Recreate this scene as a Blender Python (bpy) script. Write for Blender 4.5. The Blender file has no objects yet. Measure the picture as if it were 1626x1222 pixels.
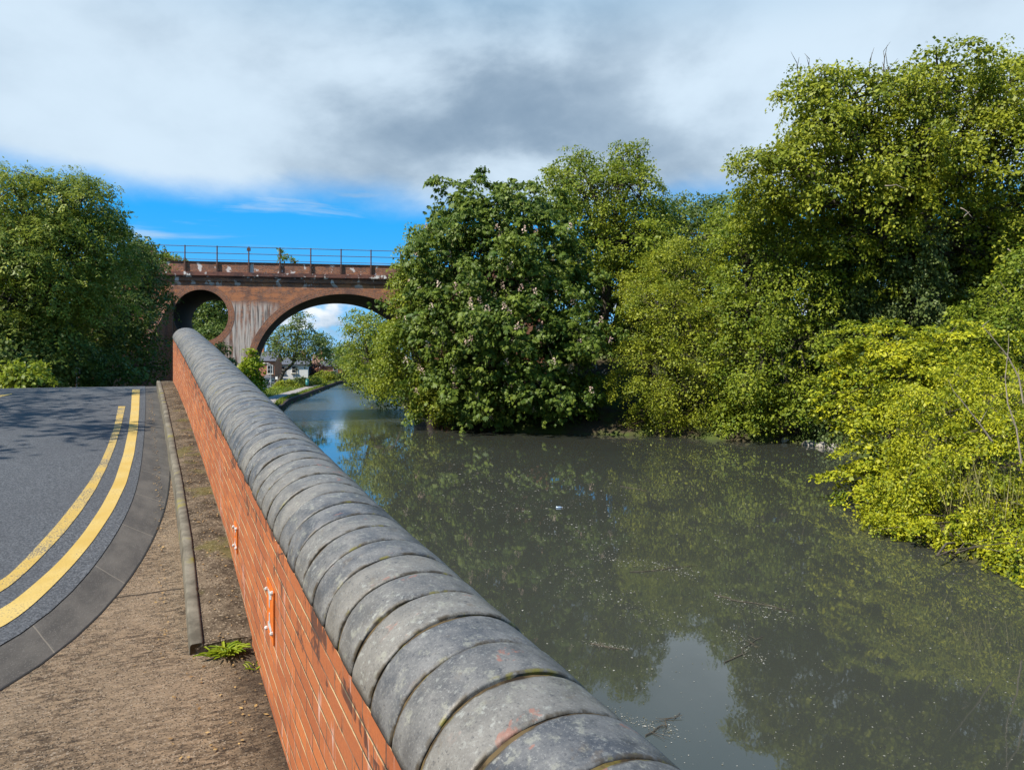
import bpy, bmesh, math, random
import numpy as np
from mathutils import Vector, Matrix, geometry
random.seed(7); R0 = np.random.default_rng(11)
C = bpy.context.scene.collection
sc = bpy.context.scene
F, CX, HY, EYE = 1130.0, 813.0, 570.0, 5.0
def P(px, py, Y): return np.array([(px-CX)/F*Y, Y, EYE+(HY-py)/F*Y])
pi = math.pi
# ------------------------------------------------------------------ materials
def lin(c): return tuple(c)+(1.0,) if len(c) == 3 else tuple(c)
class MT:
    def __init__(s, name, rough=.7, spec=.3):
        s.m = bpy.data.materials.new(name); s.m.use_nodes = True
        s.nt = s.m.node_tree; s.b = s.nt.nodes['Principled BSDF']
        s.b.inputs['Roughness'].default_value = rough
        s.b.inputs['Specular IOR Level'].default_value = spec
        s.tc = None
    def n(s, t, ins=None, **pr):
        nd = s.nt.nodes.new('ShaderNode'+t)
        for k, v in pr.items(): setattr(nd, k, v)
        for k, v in (ins or {}).items(): s.put(nd.inputs[k], v)
        return nd
    def put(s, sock, v):
        if isinstance(v, bpy.types.NodeSocket): s.nt.links.new(v, sock)
        elif isinstance(v, (tuple, list)):
            sock.default_value = lin(v) if sock.type == 'RGBA' else tuple(v)
        else: sock.default_value = v
    def obj(s):
        if not s.tc: s.tc = s.n('TexCoord')
        return s.tc.outputs['Object']
    def uv(s):
        if not s.tc: s.tc = s.n('TexCoord')
        return s.tc.outputs['UV']
    def map(s, v, scale=(1,1,1), loc=(0,0,0)):
        return s.n('Mapping', {'Vector': v, 'Scale': scale, 'Location': loc}).outputs[0]
    def noise(s, v, scale=5, detail=4, rough=.55, dist=0):
        return s.n('TexNoise', {'Vector': v, 'Scale': scale, 'Detail': detail, 'Roughness': rough, 'Distortion': dist}).outputs['Fac']
    def voro(s, v, scale=5, out='Distance', **pr):
        return s.n('TexVoronoi', {'Vector': v, 'Scale': scale}, **pr).outputs[out]
    def ramp(s, f, a, b, lo=0., hi=1.):
        return s.n('MapRange', {'Value': f, 'From Min': a, 'From Max': b, 'To Min': lo, 'To Max': hi}, interpolation_type='SMOOTHSTEP').outputs[0]
    def mix(s, f, a, b):
        nd = s.n('Mix', None, data_type='RGBA'); s.put(nd.inputs[0], f); s.put(nd.inputs[6], a); s.put(nd.inputs[7], b)
        return nd.outputs[2]
    def mul(s, a, b, op='MULTIPLY'):
        nd = s.n('Math', None, operation=op); s.put(nd.inputs[0], a); s.put(nd.inputs[1], b); return nd.outputs[0]
    def sep(s, v): return s.n('SeparateXYZ', {'Vector': v}).outputs
    def bump(s, h, strength=.5, dist=.01):
        s.put(s.b.inputs['Normal'], s.n('Bump', {'Height': h, 'Strength': strength, 'Distance': dist}).outputs[0])
    def col(s, c): s.put(s.b.inputs['Base Color'], c); return s
    def rgh(s, c): s.put(s.b.inputs['Roughness'], c); return s
def simple(name, c, rough=.6, spec=.3, var=.25, scale=3., metal=0):
    t = MT(name, rough, spec); d = tuple(x*(1-var) for x in c)
    t.col(t.mix(t.ramp(t.noise(t.obj(), scale, 5), .3, .7), d, c)); t.b.inputs['Metallic'].default_value = metal
    return t.m
def leafmat(name, c1, c2, trans=.34, tc=None, rough=.5, spec=.22):
    t = MT(name, rough, spec)
    a = t.n('Attribute', attribute_name='lv').outputs['Fac']
    c = t.mix(a, c1, c2)
    t.col(c)
    tr = t.n('BsdfTranslucent', {'Color': t.mix(a, tc or tuple(x*1.4 for x in c1), tuple(x*1.4 for x in c2))})
    ms = t.n('MixShader', {0: trans, 1: t.b.outputs[0], 2: tr.outputs[0]})
    t.nt.links.new(ms.outputs[0], t.nt.nodes['Material Output'].inputs[0]); return t.m
M = {}
M['bark'] = simple('bark', (.10,.085,.065), .9, .1, .5, 6)
M['deadwood'] = simple('dead_wood', (.30,.25,.20), .9, .1, .3, 9)
M['leaf_chestnut'] = leafmat('leaf_chestnut', (.052,.096,.014), (.160,.208,.026))
M['leaf_maple'] = leafmat('leaf_maple', (.078,.125,.012), (.235,.265,.020))
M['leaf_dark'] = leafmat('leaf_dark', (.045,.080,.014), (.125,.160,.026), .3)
M['leaf_yellow'] = leafmat('leaf_yellow', (.095,.138,.009), (.385,.375,.015), .28)
M['leaf_willow'] = leafmat('leaf_willow', (.102,.140,.013), (.285,.300,.022))
M['leaf_ash'] = leafmat('leaf_ash', (.062,.102,.022), (.135,.165,.032))
M['leaf_left'] = leafmat('leaf_left', (.080,.125,.016), (.230,.260,.030))
M['leaf_far'] = leafmat('leaf_far', (.060,.105,.018), (.140,.180,.032))
M['leaf_purple'] = leafmat('leaf_purple', (.050,.022,.022), (.085,.038,.030), .3)
M['leaf_fresh'] = leafmat('leaf_fresh', (.140,.210,.010), (.270,.310,.020), .4)
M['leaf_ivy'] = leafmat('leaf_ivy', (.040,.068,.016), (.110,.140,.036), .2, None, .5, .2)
M['blossom'] = leafmat('blossom', (.58,.38,.33), (.72,.63,.50), .3)
M['reed'] = leafmat('reed', (.13,.15,.03), (.30,.25,.11), .3)
M['grass'] = leafmat('grass_blades', (.09,.14,.012), (.19,.22,.025), .35)
M['litter'] = leafmat('leaf_litter', (.16,.085,.03), (.40,.26,.10), .15)
M['flotsam'] = leafmat('flotsam', (.10,.09,.05), (.40,.38,.33), .1)
M['white_paint'] = simple('white_paint', (.72,.71,.68), .5, .4, .12)
M['cream'] = simple('cream_paint', (.62,.56,.42), .5, .4, .12)
M['slate'] = simple('slate', (.09,.09,.10), .6, .4, .3, 2)
M['brown_tile'] = simple('brown_roof_tile', (.19,.11,.075), .8, .2, .3, 2)
M['steel'] = simple('galvanised_steel', (.42,.44,.45), .45, .5, .2, 3, .5)
M['rust'] = simple('rusty_iron', (.12,.062,.045), .75, .3, .5, 9)
M['stone'] = simple('bank_stone', (.34,.31,.27), .85, .2, .4, 4)
M['glass'] = simple('window_glass', (.03,.035,.04), .06, .8, .2)
M['dark_hole'] = simple('dark_timber', (.025,.023,.022), .7, .3)
M['tyre'] = simple('tyre_rubber', (.02,.02,.02), .8, .3)
M['car_paint'] = simple('blue_car_paint', (.035,.06,.10), .2, .7, .1)
M['solar'] = simple('solar_glass', (.25,.33,.45), .15, .8, .15)
M['teal'] = simple('teal_plastic', (.02,.16,.15), .4, .4)
M['orange'] = simple('orange_enamel', (.56,.130,.014), .55, .35, .3, 30)
M['bolt'] = simple('white_plastic', (.46,.445,.42), .5, .4, .35, 40)
M['terracotta'] = simple('terracotta', (.40,.15,.07), .8, .2)
def brick(name, c1, c2, mortar, bw, rh, ms):
    t = MT(name, .85, .2); uv = t.uv()
    bt = t.n('TexBrick', {'Vector': uv, 'Color1': c1, 'Color2': c2, 'Mortar': mortar, 'Scale': 1.0, 'Mortar Size': ms, 'Mortar Smooth': .15, 'Bias': .1, 'Brick Width': bw, 'Row Height': rh})
    return t, uv, bt
# parapet brick
t, uv, bt = brick('orange_brick', (.400,.128,.040), (.255,.076,.029), (.20,.12,.075), .225, .078, .0042)
x, y, _ = t.sep(uv)
pb = t.n('TexBrick', {'Vector': uv, 'Color1': (1,1,1), 'Color2': (0,0,0), 'Mortar': (.5,.5,.5), 'Scale': 1.0, 'Mortar Size': .0042, 'Mortar Smooth': .15, 'Bias': 0., 'Brick Width': .225, 'Row Height': .078}).outputs['Color']
big = t.noise(uv, 1.3, 5); fine = t.noise(uv, 60, 3)
c = t.mix(t.ramp(big, .35, .7, 0, .45), bt.outputs['Color'], (.28,.098,.042))
c = t.mix(t.ramp(fine, .35, .75, 0, .35), c, (.17,.058,.028))
fr = t.n('Math', {0: t.mul(t.mul(y, 1/.078), t.mul(t.noise(t.map(uv, (6,1,1)), 2.0, 3), .10), 'ADD')}, operation='FRACT').outputs[0]
ab = t.n('Math', {0: t.mul(fr, .5, 'SUBTRACT')}, operation='ABSOLUTE').outputs[0]
line = t.mul(t.ramp(ab, .425, .455), t.ramp(t.noise(t.map(uv, (2.5, 9, 1)), 1.2, 4, .6), .40, .56))
c = t.mix(line, c, (.42,.31,.17))
st = t.noise(t.map(uv, (16, 2.2, 1)), 1.0, 6, .65)                        # white salt runs
c = t.mix(t.mul(t.ramp(st, .55, .68, 0, .7), t.ramp(t.noise(uv, 1.7, 2), .46, .60)), c, (.50,.40,.36))
dk = t.mul(t.mul(t.noise(t.map(uv, (11, 3.4, 1), (3,1,0)), 2.0, 7, .68), .74), t.mul(t.voro(t.map(uv, (4.44, 12.8, 1)), 1.0, 'Color'), .22), 'ADD')            # black weathering, thick below the coping
top = t.ramp(y, -.50, -.05)
pbx = t.sep(pb)[0]
dm = t.mul(t.ramp(t.mul(t.mul(dk, t.mul(top, .20), 'ADD'), t.mul(pbx, .10), 'ADD'), .725, .82), .8)
c = t.mix(dm, c, (.022,.018,.019))
dkm = t.mul(t.mul(bt.outputs['Fac'], t.ramp(t.noise(uv, 2.1, 3), .40, .58)), .85)
c = t.mix(dkm, c, (.055,.042,.035))
t.col(c); t.rgh(t.ramp(fine, .3, .7, .65, .9))
h = t.mul(t.mul(bt.outputs['Fac'], -1.0), t.mul(fine, .25), 'ADD')
t.bump(t.mul(h, t.mul(line, -.8), 'ADD'), .8, .006); M['brick'] = t.m
# viaduct brick
def viaduct(name, dark=False, radial=False):
    t, uv, bt = brick(name, (.330,.105,.050), (.120,.046,.034), (.34,.27,.21), .075 if radial else .225, .225 if radial else .075, .009)
    x, y, _ = t.sep(uv)
    c = bt.outputs['Color']
    c = t.mix(t.ramp(t.noise(t.map(uv,(1,2.2,1)), 5, 4, .7), .46, .60, 0, .8), c, (.33,.135,.055))
    c = t.mix(t.ramp(t.noise(t.map(uv,(1,2.5,1),(7,4,0)), 4.2, 5, .75), .54, .63, 0, .8), c, (.05,.036,.034))
    c = t.mix(t.ramp(t.noise(uv, 9, 4, .7), .60, .70, 0, .6), c, (.34,.27,.21))
    c = t.mix(t.ramp(t.noise(uv, .5, 6, .65), .42, .66, 0, .75), c, (.10,.062,.055))
    c = t.mix(t.ramp(t.noise(t.map(uv, (1,2.5,1)), 1.6, 6, .7), .56, .66, 0, .75), c, (.065,.048,.045))
    if not radial:
        c = t.mix(t.mul(t.mul(t.ramp(y, 9.0, 9.6), t.ramp(y, 11.0, 10.7)), t.ramp(t.noise(t.map(uv,(1,2,1),(2,9,0)), 1.1, 6, .7), .44, .60, 0, .65)), c, (.46,.185,.080))
        c = t.mix(t.ramp(t.noise(t.map(uv,(1,1,1),(4,4,0)), 2.2, 7, .78), .56, .66, 0, .6), c, (.055,.038,.034))
        sn = t.noise(t.map(uv, (2.6, .22, 1)), 1.2, 6, .65)
        reg = t.mul(t.ramp(y, 9.6, 8.9), t.mul(t.ramp(x, -3.7, -2.8), t.ramp(x, 1.2, -.6)))
        c = t.mix(t.mul(t.ramp(sn, .36, .56), t.mul(reg, .85)), c, (.50,.46,.42))
        sd = t.noise(t.map(uv, (4.6, .2, 1), (5,3,0)), 1.2, 5, .6)
        c = t.mix(t.mul(t.ramp(sd, .50, .62), t.mul(reg, .8)), c, (.06,.055,.055))
        wl = t.mul(t.ramp(t.noise(t.map(uv, (1.0, .6, 1), (9,2,0)), 1.5, 4), .585, .62), t.ramp(y, 10.4, 11.0))
        c = t.mix(t.mul(wl, .8), c, (.62,.60,.58))
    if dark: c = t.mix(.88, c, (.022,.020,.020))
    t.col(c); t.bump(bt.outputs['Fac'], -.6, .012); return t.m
M['via'] = viaduct('viaduct_brick'); M['via_ring'] = viaduct('viaduct_ring_brick', radial=True); M['black_brick'] = viaduct('near_black_brick', dark=True)  # last one is brick mixed nearly to black, for barrel, buttress, canal edge
t = MT('weathered_cornice', .85, .2)
c = t.mix(t.ramp(t.noise(t.obj(), 1.2, 6, .7), .35, .6), (.065,.040,.038), (.17,.075,.055))
c = t.mix(t.ramp(t.noise(t.map(t.obj(), (1.6,1.6,1.2)), 1.3, 5, .65), .57, .64), c, (.60,.57,.54)); t.col(c); M['cornice'] = t.m
# coping
t = MT('blue_coping_brick', .5, .4)
ri = t.n('ObjectInfo').outputs['Random']
v = t.n('VectorMath', {0: t.obj(), 1: t.n('CombineXYZ', {'X': t.mul(ri, 91.), 'Y': t.mul(ri, 37.), 'Z': t.mul(ri, 53.)}).outputs[0]}, operation='ADD').outputs[0]
n1 = t.noise(v, 9, 8, .65); n2 = t.noise(v, 46, 5, .6); n3 = t.noise(v, 4.2, 4)
c = t.mix(t.ramp(n1, .30, .72), (.036,.037,.041), (.118,.115,.110))
c = t.mix(t.ramp(ri, .25, .95, 0, .45), c, (.175,.155,.122))
c = t.mix(t.mul(t.ramp(n2, .55, .66), t.mul(t.ramp(n3, .44, .62), .75)), c, (.22,.22,.195))
c = t.mix(t.mul(t.ramp(n2, .40, .30), .6), c, (.026,.026,.029))
c = t.mix(t.mul(t.ramp(t.noise(v, 17, 7, .72), .55, .66), .6), c, (.20,.195,.155)); c = t.mix(t.mul(t.ramp(t.noise(v, 12, 6, .7, .3), .58, .70), .55), c, (.095,.070,.045))
n5 = t.noise(v, 150, 3, .6)
c = t.mix(t.ramp(n5, .56, .70, 0, .55), c, (.20,.195,.18)); c = t.mix(t.ramp(n5, .42, .30, 0, .6), c, (.024,.024,.027))
red = t.mul(t.ramp(t.mul(t.noise(t.map(v, (1.6,1,1)), 6.5, 5, .6, .6), t.mul(n2, .25), 'ADD'), .775, .83), t.ramp(t.sep(t.obj())[2], .12, .2))
ed = t.n('Attribute', attribute_name='lv').outputs['Fac']
c = t.mix(t.mul(red, .7), c, (.21,.085,.055))
c = t.mix(t.mul(t.ramp(ed, .2, 1.), t.ramp(t.noise(v, 24, 4), .40, .62)), c, (.045,.034,.020)); c = t.mix(t.mul(t.ramp(ed, .3, 1.), t.ramp(t.noise(v, 13, 4), .58, .68)), c, (.115,.10,.018))
t.col(c); t.rgh(t.ramp(n1, .3, .7, .42, .68))
t.bump(t.mul(n2, t.mul(n1, 1.5), 'ADD'), .35, .004); M['coping'] = t.m
t = MT('mossy_mortar', .95, .1)
n1 = t.noise(t.obj(), 14, 5)
c = t.mix(t.ramp(n1, .35, .6), (.020,.014,.009), (.085,.060,.030))
c = t.mix(t.ramp(t.noise(t.obj(), 7, 4), .58, .68), c, (.13,.11,.012)); t.col(c); t.bump(n1, .6, .01); M['mortar'] = t.m
# road & pavement
t = MT('asphalt', .8, .3); o = t.obj()
sp = t.voro(o, 110, 'Color'); sx = t.sep(sp)[0]
c = t.mix(t.ramp(sx, .2, .95), (.032,.034,.037), (.096,.099,.104))
c = t.mix(t.ramp(t.noise(o, .6, 5, .6), .35, .7, 0, .5), c, (.047,.048,.051))
cr = t.ramp(t.voro(t.map(o,(1,1,0)), .5, 'Distance', feature='DISTANCE_TO_EDGE'), .0, .004, 1, 0)
c = t.mix(t.mul(cr, .0), c, (.02,.02,.02))
t.col(c); t.bump(sx, .7, .006); M['asphalt'] = t.m
t = MT('rough_brown_concrete', .9, .2); uv = t.uv(); o = t.obj()
rib = t.noise(t.map(uv, (19, 5.5, 1)), 2.0, 8, .76, .35)
grit = t.voro(uv, 170, 'Color'); gx = t.sep(grit)[0]
c = t.mix(t.ramp(rib, .37, .62), (.055,.037,.023), (.300,.210,.128))
c = t.mix(t.ramp(t.noise(uv, 1.3, 6, .62), .42, .66, 0, .65), c, (.290,.210,.135))
c = t.mix(t.ramp(gx, .86, .97, 0, .75), c, (.36,.29,.21))
c = t.mix(t.ramp(gx, .22, .04, 0, .8), c, (.014,.010,.008))
jn = t.mul(t.mul(t.sep(uv)[0], t.mul(t.noise(uv, 6, 4), .05), 'ADD'), 1/2.3)
jf = t.n('Math', {0: t.mul(t.n('Math', {0: t.n('Math', {0: t.mul(jn, 5.325/2.3, 'SUBTRACT'), 1: .5}, operation='ADD').outputs[0]}, operation='FRACT').outputs[0], .5, 'SUBTRACT')}, operation='ABSOLUTE').outputs[0]
c = t.mix(t.ramp(jf, .006, .0025, 0, .85), c, (.02,.014,.01))
edge = t.mul(t.ramp(t.mul(t.sep(uv)[1], t.mul(t.noise(uv, 5, 4), .35), 'ADD'), .46, .14), .72)   # damp dirt against the wall
c = t.mix(edge, c, (.026,.017,.011))
t.col(c); t.bump(t.mul(rib, t.mul(gx, .25), 'ADD'), 1.0, .028); M['concrete'] = t.m
t = MT('smooth_gutter_concrete', .8, .3); uv = t.uv()
c = t.mix(t.ramp(t.noise(uv, 3, 6, .6), .3, .7), (.034,.029,.024), (.066,.057,.047))
c = t.mix(t.ramp(t.sep(t.voro(uv, 140, 'Color'))[0], .8, 1, 0, .4), c, (.12,.11,.095))
jt = t.mul(t.n('Math', {0: t.mul(t.sep(uv)[0], 1/.92), 1: 1.0}, operation='WRAP').outputs[0], 1.0)
t.nt.nodes[jt.node.name].inputs[1].default_value = 1.0
fr = t.n('Math', {0: t.mul(t.sep(uv)[0], 1/.92)}, operation='FRACT').outputs[0]
c = t.mix(t.mul(t.ramp(fr, .007, .013, 1, 0), .8), c, (.13,.11,.085))
vv = t.sep(uv)[1]
c = t.mix(t.ramp(t.mul(vv, t.mul(t.noise(uv, 9, 4), .02), 'ADD'), .488, .494), c, (.012,.010,.008)); c = t.mix(t.ramp(t.mul(vv, t.mul(t.noise(uv, 9, 4), .02), 'ADD'), .022, .016), c, (.02,.017,.014))
t.col(c); t.bump(t.noise(uv, 90, 3), .3, .004); M['gutter'] = t.m
t = MT('kerb_concrete', .85, .2); o = t.obj()
c = t.mix(t.ramp(t.noise(o, 6, 6, .65), .3, .7), (.060,.052,.038), (.150,.132,.100))
c = t.mix(t.ramp(t.noise(o, 3, 4), .57, .68), c, (.15,.13,.03)); t.col(c); t.bump(t.noise(o, 50, 3), .4, .005); M['kerb'] = t.m
t = MT('dirty_footway', .95, .1); o = t.obj()
g1 = t.sep(t.voro(o, 120, 'Color'))[0]
c = t.mix(t.ramp(t.noise(o, 5, 7, .68), .34, .66), (.036,.026,.017), (.135,.103,.070))
c = t.mix(t.ramp(g1, .86, .97, 0, .7), c, (.26,.21,.15)); c = t.mix(t.ramp(g1, .2, .06, 0, .7), c, (.02,.014,.009))
c = t.mix(t.ramp(t.noise(o, 2.4, 4), .57, .66, 0, .6), c, (.10,.088,.025)); t.col(c); t.bump(t.mul(g1, t.noise(o, 22, 5), 'ADD'), .8, .012); M['dirt'] = t.m
t = MT('worn_yellow_paint', .7, .3); o = t.obj()
w = t.noise(o, 85, 5, .65); w2 = t.noise(o, 2.2, 4)
c = t.mix(t.ramp(w2, .3, .7), (.36,.235,.050), (.42,.30,.095))
c = t.mix(t.ramp(t.mul(w, t.mul(w2, .5), 'ADD'), .84, .97), c, (.075,.07,.065)); t.col(c); t.bump(t.sep(t.voro(o, 110, 'Color'))[0], .4, .004); M['yellow'] = t.m
M['yellow_thin'] = M['yellow'].copy(); M['yellow_thin'].name = 'faded_yellow_paint'
for nd in M['yellow_thin'].node_tree.nodes:
    if nd.type == 'MAP_RANGE' and abs(nd.inputs['From Min'].default_value-.84) < .001: nd.inputs['From Min'].default_value = .73; nd.inputs['From Max'].default_value = .84
t = MT('earth_and_grass', .95, .1); o = t.obj()
c = t.mix(t.ramp(t.noise(o, .35, 6, .65), .4, .6), (.045,.034,.023), (.050,.068,.016))
t.col(c); t.bump(t.noise(o, 4, 5), .6, .1); M['earth'] = t.m
t = MT('towpath_gravel', .9, .2); o = t.obj()
t.col(t.mix(t.ramp(t.noise(o, 1.5, 6, .7), .3, .7), (.17,.15,.14), (.27,.24,.22))); M['path'] = t.m
t = MT('murky_water', .025, .5); o = t.obj()
t.b.inputs['IOR'].default_value = 1.68
px_, py_, _z = t.sep(o)
t.col(t.mix(t.ramp(t.noise(t.map(o, (.05,.05,.05)), 1, 3), .35, .65), (.031,.033,.026), (.036,.038,.030)))
rp = t.noise(t.map(o, (1.6,.8,1)), 1.5, 3, .5, .4); rf = t.noise(t.map(o, (1,1,1)), .5, 2)
far = t.mul(t.ramp(py_, 44, 66), 1.0)
hh = t.mul(t.mul(rp, t.mul(t.mul(t.mul(far, 3.0), t.mul(t.ramp(py_, 56, 74), 5.0), 'ADD'), .10, 'ADD')), t.mul(rf, .3), 'ADD')
t.rgh(t.mul(t.mul(t.ramp(t.mul(py_, t.mul(rf, 10.), 'ADD'), 55, 68), .21), .022, 'ADD')); t.bump(hh, .10, .12); M['water'] = t.m
for nm, a, b in (('house_brick', (.46,.14,.06), (.36,.10,.05)),):
    t, uv, bt = brick(nm, a, b, (.35,.28,.2), .225, .075, .01); t.col(bt.outputs['Color']); M[nm] = t.m
# ------------------------------------------------------------------ mesh helpers
def origin(o):
    v = Vector((0,0,0))
    while o: v += o.location; o = o.parent
    return np.array(v)
def tag(o, label=None, cat=None, group=None, kind=None):
    if label: o['label'] = label
    if cat: o['category'] = cat
    if group: o['group'] = group
    if kind: o['kind'] = kind
    return o
def thing(name, label, cat, loc=(0,0,0), group=None):
    o = bpy.data.objects.new(name, None); C.objects.link(o); o.location = tuple(float(a) for a in loc); o.empty_display_size = .2
    return tag(o, label, cat, group)
def mesh_np(name, V, Fa, mat, parent=None, smooth=False, lv=None, uv=None):
    V = np.asarray(V, float).reshape(-1,3)
    if parent is not None: V = V-origin(parent)
    me = bpy.data.meshes.new(name)
    if isinstance(Fa, np.ndarray):
        n, k = Fa.shape
        me.vertices.add(len(V)); me.vertices.foreach_set('co', V.astype(np.float32).ravel())
        me.loops.add(n*k); me.loops.foreach_set('vertex_index', Fa.astype(np.int32).ravel())
        me.polygons.add(n); me.polygons.foreach_set('loop_start', np.arange(0, n*k, k, dtype=np.int32))
        try: me.polygons.foreach_set('loop_total', np.full(n, k, dtype=np.int32))
        except Exception: pass
        me.update(calc_edges=True)
    else: me.from_pydata([tuple(v) for v in V], [], [tuple(f) for f in Fa]); me.update()
    if lv is not None:
        a = me.attributes.new('lv', 'FLOAT', 'POINT'); a.data.foreach_set('value', np.asarray(lv, np.float32))
    if uv is not None:
        U = np.asarray(uv, np.float32); l = me.uv_layers.new(name='UVMap')
        idx = np.empty(len(me.loops), np.int32); me.loops.foreach_get('vertex_index', idx)
        l.data.foreach_set('uv', U[idx].ravel())
    if smooth: me.polygons.foreach_set('use_smooth', np.ones(len(me.polygons), bool))
    for m in (mat if isinstance(mat, (list, tuple)) else [mat]): me.materials.append(m)
    o = bpy.data.objects.new(name, me); C.objects.link(o); o.parent = parent
    return o
class G:
    def __init__(s): s.v = []; s.f = []; s.uv = []
    def add(s, V, Fs, uv=None):
        b = len(s.v); s.v += [tuple(v) for v in V]; s.f += [tuple(i+b for i in f) for f in Fs]
        s.uv += [tuple(u) for u in uv] if uv is not None else [(v[0]+v[1], v[2]) for v in V]; return s
    def box(s, c, size, rz=0., rx=0.):
        x, y, z = (a/2 for a in size); Rm = Matrix.Rotation(rz, 3, 'Z') @ Matrix.Rotation(rx, 3, 'X')
        V = [Vector(c)+Rm @ Vector((a*x, b*y, d*z)) for a in (-1,1) for b in (-1,1) for d in (-1,1)]
        return s.add(V, [(0,1,3,2),(4,6,7,5),(0,4,5,1),(2,3,7,6),(0,2,6,4),(1,5,7,3)])
    def tube(s, path, rad, n=6):
        path = [np.asarray(p, float) for p in path]; k = len(path)
        if not hasattr(rad, '__len__'): rad = [rad]*k
        V = []; Fs = []; up = np.array([.31,.17,.93])
        for i, p in enumerate(path):
            d = path[min(i+1,k-1)]-path[max(i-1,0)]; d = d/(np.linalg.norm(d)+1e-9)
            a = np.cross(d, up); 
            if np.linalg.norm(a) < .1: a = np.cross(d, [1,0,0])
            a /= np.linalg.norm(a); b = np.cross(d, a)
            for j in range(n): V.append(p+rad[i]*(math.cos(2*pi*j/n)*a+math.sin(2*pi*j/n)*b))
        for i in range(k-1):
            for j in range(n): Fs.append((i*n+j, i*n+(j+1)%n, (i+1)*n+(j+1)%n, (i+1)*n+j))
        Fs.append(tuple(range(n))[::-1]); Fs.append(tuple(range((k-1)*n, k*n)))
        return s.add(V, Fs)
    def lathe(s, c, prof, n=12, axis='Z'):
        V = []; Fs = []; c = np.asarray(c, float)
        for r, h in prof:
            for j in range(n):
                a = 2*pi*j/n; q = (r*math.cos(a), r*math.sin(a), h)
                if axis == 'Y': q = (q[0], q[2], q[1])
                if axis == 'X': q = (q[2], q[0], q[1])
                V.append(c+np.array(q))
        for i in range(len(prof)-1):
            for j in range(n): Fs.append((i*n+j, i*n+(j+1)%n, (i+1)*n+(j+1)%n, (i+1)*n+j))
        Fs.append(tuple(range(n))); Fs.append(tuple(range((len(prof)-1)*n, len(prof)*n)))
        return s.add(V, Fs)
    def prism(s, poly, ax):           # poly: list of 3d points, ax: extrusion vector
        k = len(poly); A = [np.asarray(p, float) for p in poly]; B = [p+np.asarray(ax) for p in A]
        return s.add(A+B, [tuple(range(k))[::-1], tuple(range(k, 2*k))]+[(i, (i+1)%k, k+(i+1)%k, k+i) for i in range(k)])
    def build(s, name, mat, parent=None, smooth=False):
        o = mesh_np(name, s.v, s.f, mat, parent, smooth, None, s.uv)
        bm = bmesh.new(); bm.from_mesh(o.data); bmesh.ops.recalc_face_normals(bm, faces=bm.faces); bm.to_mesh(o.data); bm.free()
        return o
def nrm(a): return a/(np.linalg.norm(a, axis=-1, keepdims=True)+1e-9)
# ------------------------------------------------------------------ foliage
UP = np.array([0,0,1.])
def leaf_quads(p, d, nn, L, W, fold=.25):
    d = nrm(d); nn = nrm(nn-d*np.sum(nn*d, -1, keepdims=True)); sd = np.cross(d, nn)
    L = np.asarray(L).reshape(-1,1); W = np.asarray(W).reshape(-1,1)
    mid = p+d*L*.48-nn*L*fold*.35
    V = np.stack([p, mid+sd*W*.5, p+d*L-nn*L*fold*.25, mid-sd*W*.5], 1).reshape(-1,3)
    V.reshape(-1,4,3)[:,1::2,:] += (nn*W*fold*.6)[:,None,:]
    return V
def make_clusters(lobes, rng, spacing, inner=.3, low=-.75, lump=.2):
    Cn, Nn = [], []
    L = [(np.array(l[:3], float), np.array(l[3:6], float)) for l in lobes]
    for i, (c, r) in enumerate(L):
        area = 4*pi*((r[0]*r[1])**1.6+(r[0]*r[2])**1.6+(r[1]*r[2])**1.6)**(1/1.6)/3**(1/1.6)
        n = max(5, int(area/spacing**2)); ni = int(n*inner)
        d = nrm(rng.normal(size=(int(n*1.6)+6, 3))); d = d[d[:,2] > low][:n]
        ph = rng.uniform(0, 6, 4)
        rr = .97+lump*np.sin(d[:,0]*4+ph[0])*np.sin(d[:,1]*4.3+ph[1])*np.sin(d[:,2]*3.7+ph[2])*1.6+rng.normal(0, .07, len(d))
        p = c+d*r*rr[:,None]; n_ = nrm(d/r)
        d2 = nrm(rng.normal(size=(ni,3))); p2 = c+d2*r*rng.uniform(.35, .8, (ni,1)); n2 = nrm(d2/r)
        p = np.vstack([p, p2]); n_ = np.vstack([n_, n2])
        keep = np.ones(len(p), bool)
        for j, (cj, rj) in enumerate(L):
            if j != i: keep &= np.sum(((p-cj)/rj)**2, 1) > .5
        Cn.append(p[keep]); Nn.append(n_[keep])
    return np.vstack(Cn), np.vstack(Nn)
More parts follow.
